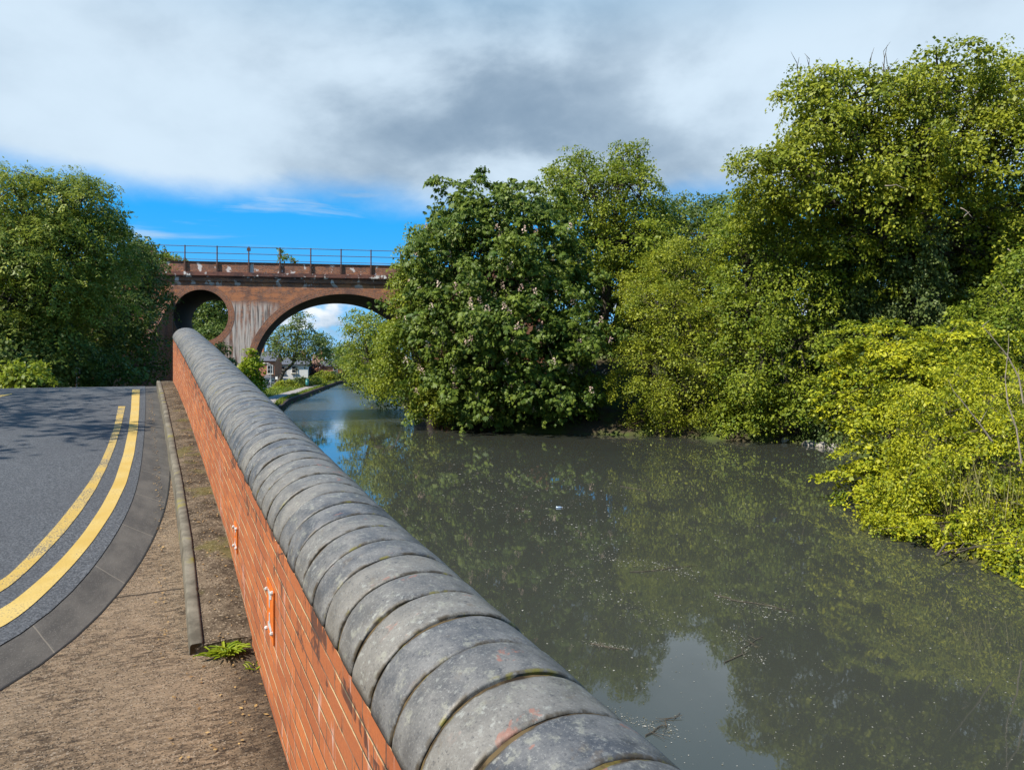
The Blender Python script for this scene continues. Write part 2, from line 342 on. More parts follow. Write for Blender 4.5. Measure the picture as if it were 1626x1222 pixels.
def foliage(cen, nor, rng, k, rc, leaf, kind='leaf', flat=.45, droop=.3, upw=.5, rnd=.55, aspect=.7):
    n = len(cen); kk = np.maximum(2, rng.poisson(k, n)); idx = np.repeat(np.arange(n), kk); m = len(idx)
    ax = nrm(nor[idx]*.6+UP*upw+rng.normal(0, .25, (n,3))[idx])
    off = nrm(rng.normal(size=(m,3)))*rng.uniform(.15, 1, (m,1))**.6
    al = np.sum(off*ax, 1, keepdims=True); off = off-ax*al*(1-flat)
    rcv = (rc*rng.uniform(.6, 1.35, n))[idx][:,None]
    p = cen[idx]+off*rcv-UP*droop*.6*rcv*(np.linalg.norm(off, axis=1, keepdims=True)**2)
    d = nrm(off+rng.normal(0, .45, (m,3))-UP*droop)
    nn = nrm(ax+rng.normal(0, rnd, (m,3)))
    tone = np.clip(rng.normal(.5, .2, n)[idx]+rng.normal(0, .22, m)+al[:,0]*.12, 0, 1)
    S = leaf*rng.uniform(.5, 1.45, m)*(rng.uniform(.75, 1.25, n)[idx])
    if kind == 'palm':                 # five drooping leaflets from one stalk end
        Vs = []; Ts = []
        s0 = nrm(np.cross(d, nn)); 
        for a in (-1.35, -.68, 0, .68, 1.35):
            dd = d*math.cos(a)+s0*math.sin(a)-UP*.55
            Vs.append(leaf_quads(p, dd, nn, S*(1-.18*abs(a)), S*.36, .2)); Ts.append(tone)
        V = np.vstack(Vs); T = np.repeat(np.concatenate(Ts), 4)
    elif kind == 'pinnate':
        Vs = []; Ts = []; s0 = nrm(np.cross(d, nn))
        for q in (.2,.5,.8):
            for sgn in (-1,1):
                Vs.append(leaf_quads(p+d*S[:,None]*q-UP*(S*q*q*.4)[:,None], s0*sgn+d*.5-UP*.2, nn, S*.42, S*.17, .15)); Ts.append(tone)
        Vs.append(leaf_quads(p+d*S[:,None]*.9, d-UP*.4, nn, S*.42, S*.18, .15)); Ts.append(tone)
        V = np.vstack(Vs); T = np.repeat(np.concatenate(Ts), 4)
    else:
        V = leaf_quads(p, d, nn, S, S*aspect); T = np.repeat(tone, 4)
    return V, T
def crown_mesh(name, V, T, mat, parent): return mesh_np(name, V, np.arange(len(V)).reshape(-1,4), mat, parent, False, T)
def bend(a, b, rng, k=5, w=.08):
    a, b = np.asarray(a, float), np.asarray(b, float); L = np.linalg.norm(b-a)
    pts = []
    for i in range(k):
        f = i/(k-1); j = rng.normal(0, w*L*math.sin(pi*f)*.6, 3) if 0 < i < k-1 else 0
        pts.append(a+(b-a)*f+j+np.array([0,0,.10*L*math.sin(pi*f)]))
    return pts
NQ = 0
def tree(name, label, cat, base, lobes, seed, mat, leaf, k, rc, sp, kind='leaf', group=None, tr=.35, inner=.3, droop=.3, flat=.45, upw=.5, rnd=.55, aspect=.7, low=-.75, limbs=True, twigs=.12, lump=.2, stems=1):
    """base: world point; lobes: (px,py,Y,rx_px,ry_px,rdepth_m)"""
    global NQ
    rng = np.random.default_rng(seed)
    W = []
    for (px, py, Y, rx, ry, rd) in lobes:
        c = P(px, py, Y); W.append((c[0], c[1], c[2], rx/F*Y, rd, ry/F*Y))
    root = thing(name, label, cat, base, group)
    if leaf > .16: leaf, k = (leaf*.84, k*1.3) if kind != 'leaf' else (leaf*.70, k*1.75)
    if leaf > .1: upw, flat, rnd, droop = upw+.25, flat*.8, rnd*.85, droop+.08
    cen, nor = make_clusters(W, rng, sp, inner, low, lump)
    keep = cen[:,2] > .12; cen, nor = cen[keep], nor[keep]
    V, T = foliage(cen, nor, rng, k, rc, leaf, kind, flat, droop, upw, rnd, aspect)
    V[:,2] = np.maximum(V[:,2], .03)
    crown_mesh('crown', V, T, mat, root); NQ += len(V)//4
    g = G(); base = np.asarray(base, float)
    wc = np.array([w[:3] for w in W]); top = wc[:,2].max()
    mid = wc.mean(0)
    for q in range(stems):
        b0 = base+np.array([rng.normal(0, .35), rng.normal(0, .35), 0])*(stems > 1)-np.array([0,0,.3])
        fork = b0+(np.array([mid[0], mid[1], base[2]+(top-base[2])*.45])-b0)*(1 if stems == 1 else rng.uniform(.5, .9))
        if stems > 1: fork[:2] += rng.normal(0, .8, 2)
        g.tube(bend(b0, fork, rng, 6, .04), list(np.linspace(tr*1.25, tr*.75, 6)), 9)
        if limbs:
            for i, w in enumerate(W):
                if i % stems != q: continue
                tip = np.array(w[:3])+np.array([0,0,w[5]*.25])
                pth = bend(fork, tip, rng, 6, .07); r0 = tr*rng.uniform(.35, .5)
                g.tube(pth, list(np.linspace(r0, r0*.35, 6)), 6)
                dd = np.linalg.norm((cen-tip)/np.array(w[3:6]), axis=1); near = np.where(dd < 1.3)[0]
                if len(near):
                    for j in rng.choice(near, max(1, int(len(near)*twigs))):
                        g.tube(bend(pth[rng.integers(2, 6)], cen[j], rng, 4, .09), list(np.linspace(r0*.3, .012, 4)), 4)
    g.build('trunk', M['bark'], root, True)
    return root, cen, nor, rng
# ------------------------------------------------------------------ wall / road frame
DW = np.array([-.4612,.8873]); NL = np.array([-.8873,-.4612]); W0 = np.array([.637,0.])
S0 = float(W0 @ DW)
def wp(s, tt): return W0+DW*(s-S0)+NL*tt       # tt: metres to the left (road side) of the wall face
CS = [(-6,-1.45),(0,-1.095),(1.68,-.985),(3.2,-.87),(5.4,-.64),(8.16,-.35),(11.1,-.045),(14.2,.25),(16.2,.43),(20,.7)]
GS = [(-30,-2.35),(-6,-2.3),(0,-2.03),(1.7,-1.90),(3.2,-1.775),(5.4,-1.54),(8.2,-1.245),(11,-.965),(14,-.755),(16,-.665),(18,-.63),(20,-.68),(25,-1.05),(32,-1.6),(45,-2.0),(90,-2.2)]
def smooth_tab(tab):
    xs = np.arange(tab[0][0], tab[-1][0]+.01, .1); ys = np.interp(xs, *zip(*tab))
    k = np.hanning(21); k /= k.sum(); yy = np.convolve(np.pad(ys, 10, 'edge'), k, 'valid'); return xs, yy
_c, _g = smooth_tab(CS), smooth_tab(GS)
def cop(s): return float(np.interp(s, *_c))+EYE
def gz(s): return np.interp(s, *_g)+EYE
def st(X, Y):
    q = np.array([X, Y])-W0; return float(q @ DW)+S0, float(q @ NL)
def hit(px, py, off=0.):
    Y = 6.
    for _ in range(60):
        q = P(px, py, Y); s, _t = st(q[0], q[1]); zt = float(gz(s))+off
        Yn = (EYE-zt)*F/max(py-HY, 1); Y = Y*.6+Yn*.4
    return st(*P(px, py, Y)[:2])
def surf(pts, off=0.): return np.array([[*wp(s, tt), float(gz(s))+off] for s, tt in pts])
def polyres(pts, n):
    p = np.array(pts, float); d = np.r_[0, np.cumsum(np.linalg.norm(np.diff(p, axis=0), axis=1))]
    q = np.linspace(0, d[-1], n); return np.stack([np.interp(q, d, p[:,i]) for i in range(p.shape[1])], 1)
def soft(p, it=3):
    p = p.copy()
    for _ in range(it): p[1:-1] = (p[:-2]+2*p[1:-1]+p[2:])/4
    return p
def ribbon(name, A, B, off, mat, kind='structure', cols=2, n=90):
    A, B = soft(polyres(A, n)), soft(polyres(B, n)); V = []; U = []; Fs = []
    dist = np.r_[0, np.cumsum(np.linalg.norm(np.diff(A, axis=0), axis=1))]
    for i in range(n):
        for j in range(cols+1):
            f = j/cols; q = A[i]*(1-f)+B[i]*f; V.append((*wp(*q), float(gz(q[0]))+off)); U.append((dist[i], f*.5))
    for i in range(n-1):
        for j in range(cols):
            a = i*(cols+1)+j; Fs.append((a, a+1, a+cols+2, a+cols+1))
    o = mesh_np(name, V, Fs, mat, None, True, None, U); o['kind'] = kind; return o
def H(l): return [hit(*p) for p in l]
# concrete footway base sheet
g_s = np.concatenate([np.arange(-8, 22, .25), np.arange(22, 60, 1.5)]); g_t = np.array([-.02,.1,.25,.5,.8,1.2,1.8,2.6,4,6,9,13,18])
V = [(*wp(s, tt), float(gz(s))) for s in g_s for tt in g_t]; U = [(s, tt) for s in g_s for tt in g_t]; k = len(g_t)
Fs = [(i*k+j, i*k+j+1, (i+1)*k+j+1, (i+1)*k+j) for i in range(len(g_s)-1) for j in range(k-1)]
mesh_np('pavement', V, Fs, M['concrete'], None, True, None, U)['kind'] = 'structure'
gl = H([(0,1040),(50,1003),(100,960),(145,908),(180,858),(203,815),(215,785),(224,740),(229,690),(231,650),(231,622)])
gr = H([(0,1107),(60,1068),(105,1035),(150,990),(190,945),(222,900),(246,855),(262,815),(270,775),(272,730),(271,690),(264,650),(254,619)])
ext_l = [(gl[0][0]-.9, gl[0][1]+1.1), (gl[0][0]-1.6, gl[0][1]+3.2), (gl[0][0]-1.9, gl[0][1]+9), (gl[0][0]-1.9, 18)]
ext_r = [(gr[0][0]-.9, gr[0][1]+1.1), (gr[0][0]-1.6, gr[0][1]+3.2), (gr[0][0]-1.9, gr[0][1]+9), (gr[0][0]-1.9, 18)]
GL = ext_l[::-1]+gl+[(24, gl[-1][1]), (58, gl[-1][1])]; GR = ext_r[::-1]+gr+[(24, gr[-1][1]), (58, gr[-1][1])]
ribbon('gutter', GL, GR, .004, M['gutter'], n=240)
B = soft(polyres(GL, 240)); far = [(s+ (0 if i else 0), 18) for i, (s, tt) in enumerate(B)]
V = []; Fs = []; cols = 26
for i, (s, tt) in enumerate(B):
    s_far = np.interp(i, [0, 60, 239], [B[0][0], B[0][0]+.3, 58]) if True else s
    for j in range(cols+1):
        f = (j/cols)**1.5; q = (s*(1-f)+s_far*f, tt*(1-f)+18.0*f+ (0 if tt < 17.9 else .02*j)); V.append((*wp(*q), float(gz(q[0]))+.009))
for i in range(len(B)-1):
    for j in range(cols):
        a = i*(cols+1)+j; Fs.append((a, a+1, a+cols+2, a+cols+1))
mesh_np('road', V, Fs, M['asphalt'], None, True)['kind'] = 'structure'
def yl(L, Rr, mat, e=None):
    a, b = H(L), H(Rr)
    if e:
        a = [(a[0][0]-1.3, a[0][1]+2.6), (a[0][0]-.7, a[0][1]+1.0)]+a; b = [(b[0][0]-1.3, b[0][1]+2.6), (b[0][0]-.7, b[0][1]+1.0)]+b
    ribbon('road_marking', a, b, .0135, mat, n=140)
yl([(0,975),(60,925),(95,893),(130,852),(160,808),(181,768),(196,722),(204,685),(208,650),(210,619)], [(0,1004),(45,970),(85,932),(120,895),(150,858),(180,812),(201,768),(213,722),(219,680),(221,650),(222,619)], M['yellow'], 1)
yl([(0,928),(30,900),(60,868),(90,835),(120,797),(143,765),(160,735),(172,707),(181,680),(188,646)], [(0,946),(40,912),(70,882),(100,850),(130,812),(152,778),(170,742),(183,709),(192,680),(199,646)], M['yellow_thin'], 1)
yl([(-60,634),(0,628.3),(20,625.2)], [(-60,641),(0,631),(18,627)], M['yellow'])
# raised footway along the wall with a rounded kerb
kb = H([(300,1040),(293,960),(288,900),(283,820),(279,770),(272,715),(266,675),(258,645),(250,622)])
kb = [(s, max(.30, min(.62, tt))) for s, tt in kb]
def raise_(s): return float(np.interp(s, [kb[0][0], kb[0][0]+.5, kb[0][0]+1.4, 20], [.05, .10, .18, .20]))
K = soft(polyres(kb+[(16.6, kb[-1][1])], 120), 60); V = []; Fs = []; U = []
for i, (s, tt) in enumerate(K):
    r = raise_(s); z = float(gz(s)); hw = tt-.03
    for q, dz in ((-.03, r-.004), (hw*.33, r+.004), (hw*.66, r-.002), (hw, r-.014)): V.append((*wp(s, q), z+dz))
for i in range(len(K)-1):
    for j in range(3): a = i*4+j; Fs.append((a, a+1, a+5, a+4))
Fs.append((0,1,2,3)); V += [(*wp(K[0][0]-.02, q), float(gz(K[0][0]))-.05) for q in (-.03, K[0][1]-.08)]; Fs.append((0,3,len(V)-1,len(V)-2))
V += [(*wp(K[-1][0]+.02, q), float(gz(K[-1][0]))-.3) for q in (-.03, K[-1][1]-.08)]; m4 = (len(K)-1)*4; Fs.append((m4, m4+3, len(V)-1, len(V)-2))
mesh_np('raised_footway', V, Fs, M['dirt'], None, False)['kind'] = 'structure'
V = []; Fs = []; prof = [(-.080,-.02),(-.077,.82),(-.072,.95),(-.062,1.0),(-.016,.99),(-.008,.94),(-.004,.8),(-.003,-.3)]
KK = polyres(K, 400); kn = len(prof); joint = .62
for i, (s, tt) in enumerate(KK):
    r = raise_(s); z = float(gz(s)); ph = (s % joint)/joint; dip = .003 if ph < .03 else 0
    wob = .002*math.sin(s*3.1)
    for q, f in prof: V.append((*wp(s, tt+q+wob+dip*(1 if q < -.04 else -1)), z+(r+.012)*f-dip))
for i in range(len(KK)-1):
    for j in range(kn-1): a = i*kn+j; Fs.append((a, a+1, a+kn+1, a+kn))
Fs.append(tuple(range(kn))); Fs.append(tuple(range((len(KK)-1)*kn, len(KK)*kn)))
mesh_np('kerb', V, Fs, M['kerb'], None, True)['kind'] = 'structure'
# ------------------------------------------------------------------ parapet wall
SW0, SW1 = -.5, 16.25
root = thing('parapet_wall', 'orange brick parapet wall with rounded grey coping running along the canal', 'wall', (*wp(4, -.2), 3.2))
WT = .51; ss = np.arange(SW0, SW1+.01, .25); V = []; U = []; Fs = []
for s in ss:
    zt = cop(s)-.012; zb = float(gz(s))-.4
    V += [(*wp(s, 0), zb), (*wp(s, 0), zt), (*wp(s, -WT), zt), (*wp(s, -WT), -1.0)]
    U += [(s, zb-zt), (s, 0), (s, .42), (s, -6)]
for i in range(len(ss)-1):
    for j in range(3): a = i*4+j; Fs.append((a, a+1, a+5, a+4))
Fs.append((0,1,2,3)); m4 = (len(ss)-1)*4
b = len(V); V += [V[m4], V[m4+1], V[m4+2], (*wp(SW1, -WT), V[m4][2])]; U += [(0, U[m4][1]), (0,0), (.42,0), (.42, U[m4][1])]; Fs.append((b, b+3, b+2, b+1))
mesh_np('brickwork', V, Fs, M['brick'], root, False, None, U)
RC, HC = .264, .226; TC = -(RC-.010)
# mortar bed under and between the coping bricks
V = []; Fs = []; na = 18
for s in ss:
    q = wp(s, TC); z = cop(s)
    for a in range(na+1):
        an = pi*a/na; V.append((*(q+NL*(RC-.0075)*math.cos(an)), z-.012+(HC-.0015)*math.sin(an)))
for i in range(len(ss)-1):
    for j in range(na): a = i*(na+1)+j; Fs.append((a, a+1, a+na+2, a+na+1))
mesh_np('mortar_bed', V, Fs, M['mortar'], root, True)
def coping_mesh(k, T):
    rng = np.random.default_rng(k); nn = 26; V = []; Fs = []
    rings = [(-.5*T, .0065), (-.5*T+.003, .0025), (-.5*T+.013, 0), (0, -.0005), (.5*T-.013, 0), (.5*T-.003, .0025), (.5*T, .0065)]
    ph = rng.uniform(0, 6, 3)
    for x, dr in rings:
        for a in range(nn+1):
            an = pi*a/nn; r = 1+.006*math.sin(3*an+ph[0])+.004*math.sin(7*an+ph[1]+x*20)
            ex = .0032*math.sin(5*an+ph[2])*(1 if abs(x) > .4*T else 0)
            V.append((x+ex, (RC*r-dr)*math.cos(an), (HC*r-dr)*math.sin(an)-.006))
    m = nn+1
    for i in range(len(rings)-1):
        for a in range(nn): q = i*m+a; Fs.append((q, q+1, q+m+1, q+m))
        q = i*m; Fs.append((q, q+m, q+2*m-1, q+m-1))
    Fs.append(tuple(range(m))[::-1]); Fs.append(tuple(range((len(rings)-1)*m, len(rings)*m)))
    me = bpy.data.meshes.new('coping_brick'); me.from_pydata(V, [], Fs); me.update(); me.materials.append(M['coping'])
    at = me.attributes.new('lv', 'FLOAT', 'POINT'); at.data.foreach_set('value', np.repeat([1, 1, .25, 0, .25, 1, 1], nn+1).astype(np.float32))
    for p in me.polygons: p.use_smooth = len(p.vertices) == 4
    return me
NCOP = 99; s = .42; i = 0; rng = np.random.default_rng(3)
meshes = {}
pitch = (SW1+.02-s)/NCOP
for i in range(NCOP):
    w = pitch*(1.19-.38*i/(NCOP-1)); q = wp(s+w/2, TC); z = cop(s+w/2); sl = (cop(s+w)-cop(s))/w
    me = meshes.setdefault(i, coping_mesh(i, w-.013))
    o = bpy.data.objects.new('coping_brick', me); C.objects.link(o); o.parent = root
    o.location = Vector((*q, z+rng.uniform(-.0005, .0045)))-root.location
    o.rotation_euler = (rng.normal(0, .004), -math.atan(sl)+rng.normal(0, .004), math.atan2(DW[1], DW[0])+rng.normal(0, .012))
    s += w
# orange plates screwed to the brick face
def wall_pt(px, py, proud):
    Y = 720/(px-93-132) if px > 226 else 20   # plan line of the face seen from the camera
    q = P(px, py, Y); s_, _ = st(q[0], q[1]); return s_, q[2]
for pxa, pya, pyb, label in ((431, 928, 1010, 'larger nearer orange metal plate with torn white stickers screwed to brick wall'), (375.5, 833, 872, 'smaller farther orange metal plate with torn white stickers screwed to brick wall')):
    s_, zt = wall_pt(pxa, pya, 0); _, zb = wall_pt(pxa, pyb, 0)
    zc = (zt+zb)/2; hh = (zt-zb); wd = .20 if pxa > 400 else .17; sl = .105
    base = np.array([*wp(s_, .0), zb]); r = thing('wall_plate', label, 'plate', base, 'orange plates screwed to the parapet')
    def fp(ds, dz, pr): return np.array([*wp(s_+ds, pr), zc+dz+ds*sl])
    g = G(); g.prism([fp(a*wd/2, b_*hh/2, .002) for a, b_ in ((-1,-1),(1,-1),(1,1),(-1,1))], np.array([*NL, 0])*.007); g.build('plate', M['orange'], r)
    for a, b_ in ((-.40,.47),(.42,.30),(-.40,-.30),(.42,-.47)):
        g = G(); c0 = fp(a*wd, b_*hh, .008); g.tube([c0, c0+np.array([*NL,0])*.008, c0+np.array([*NL,0])*.014], [.011,.011,.006], 8); g.build('screw', M['bolt'], r)
    for up in (1, -1):
        pts = [(-.30,.40),(.28,.36),(.26,.29),(.10,.27),(.08,.07),(-.02,.06),(-.05,.24),(-.30,.30)]
        g = G(); g.prism([fp(a*wd*.9, (b_ if up > 0 else -b_+.02)*hh, .0095) for a, b_ in pts], np.array([*NL,0])*.002); g.build('sticker', M['bolt'], r)
# ------------------------------------------------------------------ terrain and water
LE = np.array([(8,-16),(1.1,0),(-6.4,14.4),(-12,26),(-17,40),(-19.6,55),(-21.9,67.7),(-24.9,79.6),(-26.4,89.7),(-28.8,105),(-31.1,120),(-34.4,141),(-35.4,155),(-33.5,166),(-20,180),(10,192),(60,196)], float)
RE = np.array([(12,-16),(11.6,5),(11.4,15.7),(11.3,17.7),(10.9,19.5),(10.9,21.5),(12.3,24.8),(17,32),(18.6,39.8),(17.7,41.8),(13.8,43.5),(9.4,46.3),(2.4,47.9),(-3.5,50.4),(-8,63),(-11.5,75),(-17,105),(-22,130),(-22,150),(-10,166),(12,178),(60,184)], float)
def pdist(X, Y, L):
    d = np.full(X.shape, 1e9)
    for a, b in zip(L[:-1], L[1:]):
        ab = b-a; f = np.clip(((X-a[0])*ab[0]+(Y-a[1])*ab[1])/(ab @ ab), 0, 1)
        d = np.minimum(d, np.hypot(X-a[0]-f*ab[0], Y-a[1]-f*ab[1]))
    return d
def inside(X, Y, poly):
    r = np.zeros(X.shape, bool); n = len(poly)
    for i in range(n):
        (x1, y1), (x2, y2) = poly[i], poly[(i+1) % n]
        c = ((y1 > Y) != (y2 > Y)) & (X < (x2-x1)*(Y-y1)/(y2-y1+1e-12)+x1); r ^= c
    return r
POLY = np.vstack([LE, RE[::-1]])
def height(X, Y):
    dl, dr = pdist(X, Y, LE), pdist(X, Y, RE); ins = inside(X, Y, POLY); left = dl < dr
    n = .25*np.sin(X*.31+1)*np.sin(Y*.27)+.12*np.sin(X*.9)*np.sin(Y*.8+2)
    hr = .25+np.interp(dr, [0,.3,4,20,60], [0,0,.9,5.5,6.5])*(1+.55*np.clip((Y-22)/15, 0, 1)*np.clip((160-Y)/60, 0, 1))*np.clip((200-Y)/60, .1, 1)+n*np.clip(dr/4, 0, 1)
    tow = np.interp(dl, [0,.3,3,6,12,40], [.45,.5,.5,.6,-.85,-.9])
    s = (X-W0[0])*DW[0]+(Y-W0[1])*DW[1]+S0
    rd = np.interp(s, *_g)+EYE-.25
    tt = (X-W0[0])*NL[0]+(Y-W0[1])*NL[1]
    rd = rd+np.clip((tt-18)*.35, 0, 5)
    f = np.clip((Y-44)/14, 0, 1); f = f*f*(3-2*f)
    hl = rd*(1-f)+tow*f; hl = np.where((Y < 44) & (dl < 1.5), np.minimum(hl, rd), hl)
    h = np.where(left, hl, hr)
    e = np.clip(np.minimum(dl, dr)/1.2, 0, 1); e = np.where(ins, -1.1*e, h)
    return e
gx = np.concatenate([-np.geomspace(3000, 72, 14), np.arange(-70, 50.1, .8), np.geomspace(52, 3000, 14)])
gy = np.concatenate([[-400,-150,-60,-30], np.arange(-18, 110, .8), np.arange(110, 210, 1.6), np.geomspace(212, 4000, 16)])
XX, YY = np.meshgrid(gx, gy); ZZ = height(XX, YY); V = np.stack([XX, YY, ZZ], -1).reshape(-1,3); w = len(gx)
I, J = np.meshgrid(np.arange(len(gy)-1), np.arange(w-1), indexing='ij'); a = (I*w+J).ravel()
mesh_np('ground', V, np.stack([a, a+1, a+w+1, a+w], 1), M['earth'], None, True)['kind'] = 'structure'
g = G(); g.add([(x, y, 0) for x, y in POLY], [tuple(range(len(POLY)))])
bm = bmesh.new(); gx2 = np.arange(-60, 61, 4.); gy2 = np.arange(-20, 216, 4.)
vs = [[bm.verts.new((x, y, 0)) for x in gx2] for y in gy2]
for i in range(len(gy2)-1):
    for j in range(len(gx2)-1): bm.faces.new((vs[i][j], vs[i][j+1], vs[i+1][j+1], vs[i+1][j]))
me = bpy.data.meshes.new('canal_water'); bm.to_mesh(me); bm.free(); me.materials.append(M['water'])
o = bpy.data.objects.new('canal_water', me); C.objects.link(o); o['kind'] = 'structure'
# towpath, its edge, verge
def offs(L, d):
    L = np.asarray(L); T = np.gradient(L, axis=0); T = nrm(T); return L+np.stack([-T[:,1], T[:,0]], 1)*d
TP = soft(polyres(LE[(LE[:,1] > 38)][:12], 160), 4)
def strip(name, d0, d1, z, mat, kind='structure', cols=1):
    A, B = offs(TP, d0), offs(TP, d1); V = np.concatenate([np.c_[A, np.full(160, z)], np.c_[B, np.full(160, z)]])
    o = mesh_np(name, V, [(i, i+1, 161+i, 160+i) for i in range(159)], mat); o['kind'] = kind; return o
strip('towpath', .75, 2.9, .60, M['path'])
A, B = offs(TP, -.02), offs(TP, .42); V = []; Fs = []
for i in range(160):
    for q, z in ((A, -.6), (A, .50), (A*.9+B*.1, .56), (B, .57), (B, .3)): V.append((*q[i], z))
for i in range(159):
    for j in range(4): a = i*5+j; Fs.append((a, a+1, a+6, a+5))
mesh_np('canal_edge', V, Fs, M['black_brick'], None, False, None, [(v[0]+v[1], v[2]) for v in V])['kind'] = 'structure'
def blades(name, pts, h, w, rng, mat, spread=.35, parent=None, lean=.4):
    n = len(pts); a = rng.uniform(0, 2*pi, n); d = np.stack([np.cos(a)*lean, np.sin(a)*lean, np.ones(n)], 1)+rng.normal(0, spread*.5, (n,3))*[1,1,.2]
    nn = np.stack([-np.sin(a), np.cos(a), np.zeros(n)], 1); d = nrm(d)
    L = h*rng.uniform(.5, 1.3, n)
    V = leaf_quads(pts, d, np.cross(nn, d), L, np.full(n, w), .1)
    return mesh_np(name, V, np.arange(len(V)).reshape(-1,4), mat, parent, False, np.repeat(rng.uniform(0, 1, n), 4))
rng = np.random.default_rng(21); n = 16000
i = rng.integers(0, 160, n); dd = np.where(rng.random(n) < .3, rng.uniform(.36, .8, n), rng.uniform(2.8, 7.5, n)); T_ = nrm(np.gradient(TP, axis=0))
q = TP[i]+np.stack([-T_[i][:,1], T_[i][:,0]], 1)*dd[:,None]+rng.normal(0, .4, (n,2))*T_[i]; zz = np.where(dd < 1, .52, .48)
o = blades('grass', np.c_[q, zz], .35, .10, rng, M['grass']); o['kind'] = 'stuff'; tag(o, 'bright green grass growing along both sides of the towpath', 'grass')
# ------------------------------------------------------------------ viaduct
c_, s_ = math.cos(math.radians(10)), math.sin(math.radians(10))
B0 = np.array([-18.64, 55.]); DU = np.array([c_, s_]); NF = np.array([s_, -c_]); AX = nrm(np.array([-.305, 1.]))*10.2
def fu(px): k = (px-CX)/F; return (k*B0[1]-B0[0])/(c_-k*s_)
def fz(px, py): u = fu(px); return EYE+(HY-py)/F*(B0[1]+u*s_)
def fpt(u, z, proud=0., back=0.):
    q = B0+DU*u+NF*proud+AX*back; return np.array([q[0], q[1], z])
UL, UR, ZT = -14., 22., 11.3
cu, cz, cr = fu(319), fz(319, 501), 1.98
au, aa, zs, ab = fu(548), 6.95, 4.0, 6.12
root = thing('railway_viaduct', 'red brick railway viaduct with a round hole and a wide arch over the canal', 'bridge', (*(B0), 0))
circ = [(cu+cr*math.cos(2*pi*i/48), cz+cr*math.sin(2*pi*i/48)) for i in range(48)]
arch = [(au-aa, -1.0)]+[(au-aa*math.cos(pi*i/60), zs+ab*math.sin(pi*i/60)) for i in range(61)]+[(au+aa, -1.0)]
outer = [(UL, -1.0)]+arch+[(UR, -1.0), (UR, ZT), (UL, ZT)]
tri = geometry.tessellate_polygon([[Vector((u, z, 0)) for u, z in outer], [Vector((u, z, 0)) for u, z in circ]])
P2 = outer+circ; V = [fpt(u, z) for u, z in P2]+[fpt(u, z, 0, 1) for u, z in P2]; n2 = len(P2)
Fs = [tuple(f) for f in tri]+[tuple(i+n2 for i in f)[::-1] for f in tri]
mesh_np('spandrel_wall', V, Fs, M['via'], root, False, None, list(P2)+list(P2))
V = []; Fs = []; U = []
for loop, closed in ((arch, False), (circ, True)):
    b = len(V); k = len(loop); acc = 0
    for i, (u, z) in enumerate(loop):
        acc += 0 if i == 0 else math.dist(loop[i-1], loop[i])
        for j in range(5): V.append(fpt(u, z, 0, j/4)); U.append((j*2.35, acc))
    for i in range(k if closed else k-1):
        for j in range(4): a = b+i*5+j; a2 = b+((i+1) % k)*5+j; Fs.append((a, a+1, a2+1, a2))
mesh_np('arch_barrel', V, Fs, M['black_brick'], root, True, None, U)
def ring(pts_in, pts_out, closed):
    V = []; U = []; Fs = []; acc = 0; k = len(pts_in)
    for i in range(k):
        acc += 0 if i == 0 else math.dist(pts_out[i-1], pts_out[i])
        for (u, z), pr, v in ((pts_in[i], -.05, 0), (pts_in[i], .008, 0), (pts_out[i], .008, .6), (pts_out[i], -.05, .6)): V.append(fpt(u, z, pr)); U.append((acc, v))
    for i in range(k if closed else k-1):
        for j in range(3): a = i*4+j; b = ((i+1) % k)*4+j; Fs.append((a, a+1, b+1, b))
    return V, Fs, U
for inn, out, cl in ((circ, [(cu+(cr+.46)*math.cos(2*pi*i/48), cz+(cr+.46)*math.sin(2*pi*i/48)) for i in range(48)], True),
                     (arch[1:-1], [(au-(aa+.5)*math.cos(pi*i/60), zs+(ab+.5)*math.sin(pi*i/60)) for i in range(61)], False)):
    V, Fs, U = ring(inn, out, cl); mesh_np('arch_ring', V, Fs, M['via_ring'], root, False, None, U)
def fbox(g, u0, u1, z0, z1, p0, p1):
    V = [fpt(u, z, p) for u in (u0,u1) for z in (z0,z1) for p in (p0,p1)]
    return g.add(V, [(0,1,3,2),(4,6,7,5),(0,4,5,1),(2,3,7,6),(0,2,6,4),(1,5,7,3)], [(u, z) for u in (u0,u1) for z in (z0,z1) for p in (p0,p1)])
def bbox(g, u0, u1, z0, z1, p0, p1):   # the same on the far side
    V = [fpt(u, z, -p, 1) for u in (u0,u1) for z in (z0,z1) for p in (p0,p1)]
    return g.add(V, [(0,1,3,2),(4,6,7,5),(0,4,5,1),(2,3,7,6),(0,2,6,4),(1,5,7,3)], [(u, z) for u in (u0,u1) for z in (z0,z1) for p in (p0,p1)])
for fb in (fbox, bbox):
    g = G(); fb(g, UL-.01, UR+.01, 10.92, 11.335, -.2, .10); g.build('string_course', M['via'], root)
    g = G(); fb(g, UL-.03, UR+.03, 11.34, 11.62, -.3, .26); fb(g, UL-.02, UR+.02, 11.22, 11.335, .103, .17); g.build('cornice', M['cornice'], root)
    g = G(); fb(g, UL, UR, 11.625, 12.36, -.4, .04); g.build('parapet', M['via'], root)
    g = G(); fb(g, UL-.02, UR+.02, 12.363, 12.43, -.45, .09); g.build('parapet_cap', M['rust'], root)
g = G(); V = [fpt(u, z, -.3, b_) for u, z, b_ in ((UL,11.5,0),(UR,11.5,0),(UR,11.5,1),(UL,11.5,1))]; g.add(V, [(0,1,2,3)]); g.build('track_bed', M['earth'], root)
for pa, pb in ((256, 271),):
    g = G(); fbox(g, fu(pa), fu(pb), -.5, 9.35, -.1, .32); fbox(g, fu(pa)-.05, fu(pb)+.05, 9.353, 9.6, -.1, .38); g.build('buttress', M['black_brick'], root)
rails = None
